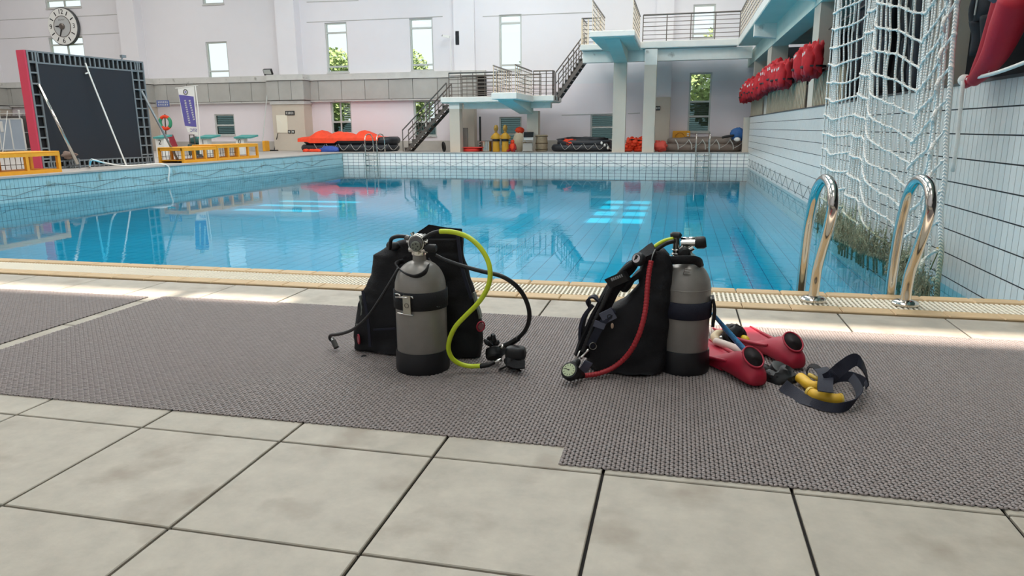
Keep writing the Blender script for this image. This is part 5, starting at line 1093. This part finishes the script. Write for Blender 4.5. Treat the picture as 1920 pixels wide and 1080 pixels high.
# mask with yellow trim
c = G(1374,640); c.z = .0; t = thing('diving_mask', 'black diving mask with a yellow frame corner lying behind the fins', 'mask', c)
mc = P(1374,627,3.36); b = B(); blob(b, mc, (.055,.05,.052), .18, 3, seed=5); b.build('skirt', m_rub, t, True); B().torus(mc+Vector((.012,-.03,.004)), .046, .008, (.3,-.8,.5), 24, 8).build('frame', m_black, t, True); B().lathe([(.04,0),(.04,.004)], mc+Vector((.012,-.035,.004)), (.3,-.8,.5), 24).build('lens', m_glassd, t)
B().tube([P(1393,633,3.33), P(1398,637,3.31), P(1400,646,3.30)], [.014,.019,.015], 12, 3).build('yellow_trim', mat('yellow_plastic',(226,196,40),.4), t, True); B().obox(P(1351,634,3.33), (.008,0,.002), (0,.01,0), (-.002,0,.008)).build('clip', m_lens, t)
t = thing('snorkel', 'pale grey snorkel tube with a beige mouthpiece lying across the fins', 'snorkel', G(1345,645))
B().tube([P(1342,640,3.22), P(1362,647,3.16), P(1384,656,3.10), P(1399,663,3.06)], [.017,.018,.019,.02], 14, 4).build('barrel', m_ribw, t, True); B().tube([P(1344,640,3.23), P(1340,632,3.26), P(1346,624,3.29), P(1353,621,3.31)], [.018,.02,.016,.008], 12, 4).build('mouthpiece', mat('beige_silicone',(222,200,164),.5), t, True)
# tow lanyard
m_bl = mat('blue_cord', (64,146,200), .6, nz=(90,.4), bump=(200,.4)); m_hand = mat('yellow_float', (234,186,48), .5, nz=(10,.06), bump=(60,.1))
ln = thing('tow_lanyard', 'tow lanyard of blue cord, black reel, navy straps and yellow handles on the mat', 'lanyard', G(1460,725))
B().tube([P(1336,588,2.96), P(1350,604,2.99), P(1361,617,3.0), P(1376,634,2.995), P(1400,660,2.97), P(1418,678,2.94), P(1430,688,2.92)], [.0075,.009,.0115,.0115,.0115,.0115], 12, 6).build('blue_cord', m_bl, ln, True)
B().tube([P(1426,685,2.92), P(1435,692,2.91), P(1442,699,2.90)], [.015,.021,.02], 12, 3).build('cord_sleeve', m_rub, ln, True)
rc = P(1460,706,2.86); b = B(); blob(b, rc+Vector((.005,-.01,-.008)), (.062,.062,.055), .35, 4, seed=2); b.build('reel_body', m_rub, ln, True, angle=40)
B().lathe([(.03,-.018),(.038,-.014),(.038,.014),(.03,.018)], rc+Vector((.0,.0,.028)), (.35,-.3,.88), 24).build('reel_drum', mat('charcoal_reel',(52,56,56),.5), ln, True, angle=35)
b = B()
for x0, y0, x1, y1 in ((1443,712,1470,700),(1447,722,1478,712),(1455,728,1485,722),(1440,700,1462,720)): b.tube([P(x0,y0,2.83), P((x0+x1)/2,(y0+y1)/2,2.81), P(x1,y1,2.83)], .008, 8, 4)
b.build('buckle_web', m_black, ln, True); B().torus(P(1480,706,2.84), .016, .0022, (.4,-.6,.6), 18, 6).build('split_ring', m_chrome, ln, True)
def gz(x, y, z): return G(x, y, z)
def strap(pts, wv, w=.042, nm='webbing_strap', m=m_strap): return B().ribbon([gz(*p) for p in pts], wv, w, .0035, 8).build(nm, m, ln)
strap([(1468,722,.03),(1485,735,.018),(1505,748,.016),(1528,757,.016)], [(.3,.5,.8),(.2,.9,.4),(.1,.95,.2)], .05)
strap([(1520,754,.02),(1545,762,.022),(1570,765,.024),(1592,760,.028),(1607,748,.034),(1612,735,.04),(1606,720,.045),(1596,707,.048)], [(0,.8,.6),(0,.5,.9),(.5,.2,.9),(.6,0,.8),(.5,0,.9)], .034)
strap([(1548,735,.075),(1547,722,.085),(1548,708,.09),(1545,697,.085),(1538,690,.06)], [(1,0,0),(1,0,0),(.95,.1,.2)], .052)
strap([(1546,712,.085),(1562,703,.10),(1580,688,.135),(1596,677,.155),(1606,675,.155),(1616,684,.135),(1624,700,.09),(1627,714,.05),(1622,724,.025)], [(.2,.3,.9),(-.3,.2,.8),(.1,.5,.7),(.2,.9,.2),(0,1,0)], .046)
strap([(1552,716,.03),(1570,707,.03),(1590,706,.03),(1608,711,.026),(1622,719,.02)], [(0,.3,1),(0,.4,.9)], .042)
strap([(1513,702,.02),(1514,692,.045),(1520,686,.06),(1528,687,.065),(1538,695,.06),(1548,706,.055)], [(0,1,.1),(.3,.9,.2),(.6,.6,.5)], .026, m=m_black)
def handle(pts, r, ends):
    o = B().tube([gz(*p) for p in pts], r, 18, 5).build('float_handle', m_hand, ln, True)
    for a, b_ in ends: B().tube([gz(*a), gz(*b_)], r*1.08, 18).build('end_cap', mat('pale_yellow_cap',(222,190,84),.5), o, True, angle=40)
    return o
handle([(1500,708,.034),(1508,714,.032),(1516,721,.030),(1526,725,.030),(1538,725,.030)], .021, [((1536,725,.030),(1539,725,.030))])
handle([(1520,737,.030),(1532,743,.028),(1550,747,.027),(1566,749,.027),(1577,749,.027)], .0215, [((1518,736,.030),(1522,738,.030)),((1574,749,.027),(1578,749,.027))])
B().tube([gz(1517,703,.03), gz(1524,706,.03), gz(1536,712,.03)], .009, 10, 4).build('inner_cord', mat('pale_yellow_cap',(222,190,84),.5), ln, True)
# ------------------------------------------------------------------ trees outside the far windows
rt = random.Random(3); m_leaf = mat('leaf_green', (150,172,112), .7, nz=(1.5,.35)); m_bark = mat('tree_bark', (96,84,70), .9, nz=(4,.2))
lf = B()
for i in range(3600):
    d = Vector((rt.gauss(0,1), rt.gauss(0,1), rt.gauss(0,1))).normalized()*(rt.uniform(.55,1)); c = Vector((0,0,4.1))+Vector((d.x*1.7, d.y*1.6, d.z*2.6)); u_ = Vector((rt.uniform(-1,1),rt.uniform(-1,1),rt.uniform(-.6,.6))).normalized()*.15; w_ = u_.orthogonal().normalized()*.09
    lf.add([c-u_, c+w_, c+u_, c-w_], [(0,1,2,3)])
base = thing('tree', 'leafy green tree standing outside the far windows', 'tree', (0,0,0), 'trees outside the far windows')
lf.build('crown', m_leaf, base, kind='stuff'); B().tube([(0,0,-.5),(.1,0,2.2),(0,.1,5)], [.2,.15,.08], 8, 3).build('trunk', m_bark, base, True)
first = True
for x, y in ((-31,41),(-25.5,41),(-20.4,40.5),(-15.9,41),(-11.9,40.4),(-7.2,41),(-2.6,40.8),(1.7,39.6)):
    if first: base.location = (x, y, 0); first = False
    else: copy_tree(base, (x, y, -rt.uniform(0,1)), None, rt.uniform(0,6), [rt.uniform(.85,1.15)]*3)
struct(B().box(-60, 20, WY+.3, 60, -.5, -.3).build('ground', mat('outdoor_lawn', (120,140,84), .9, nz=(.5,.2))))
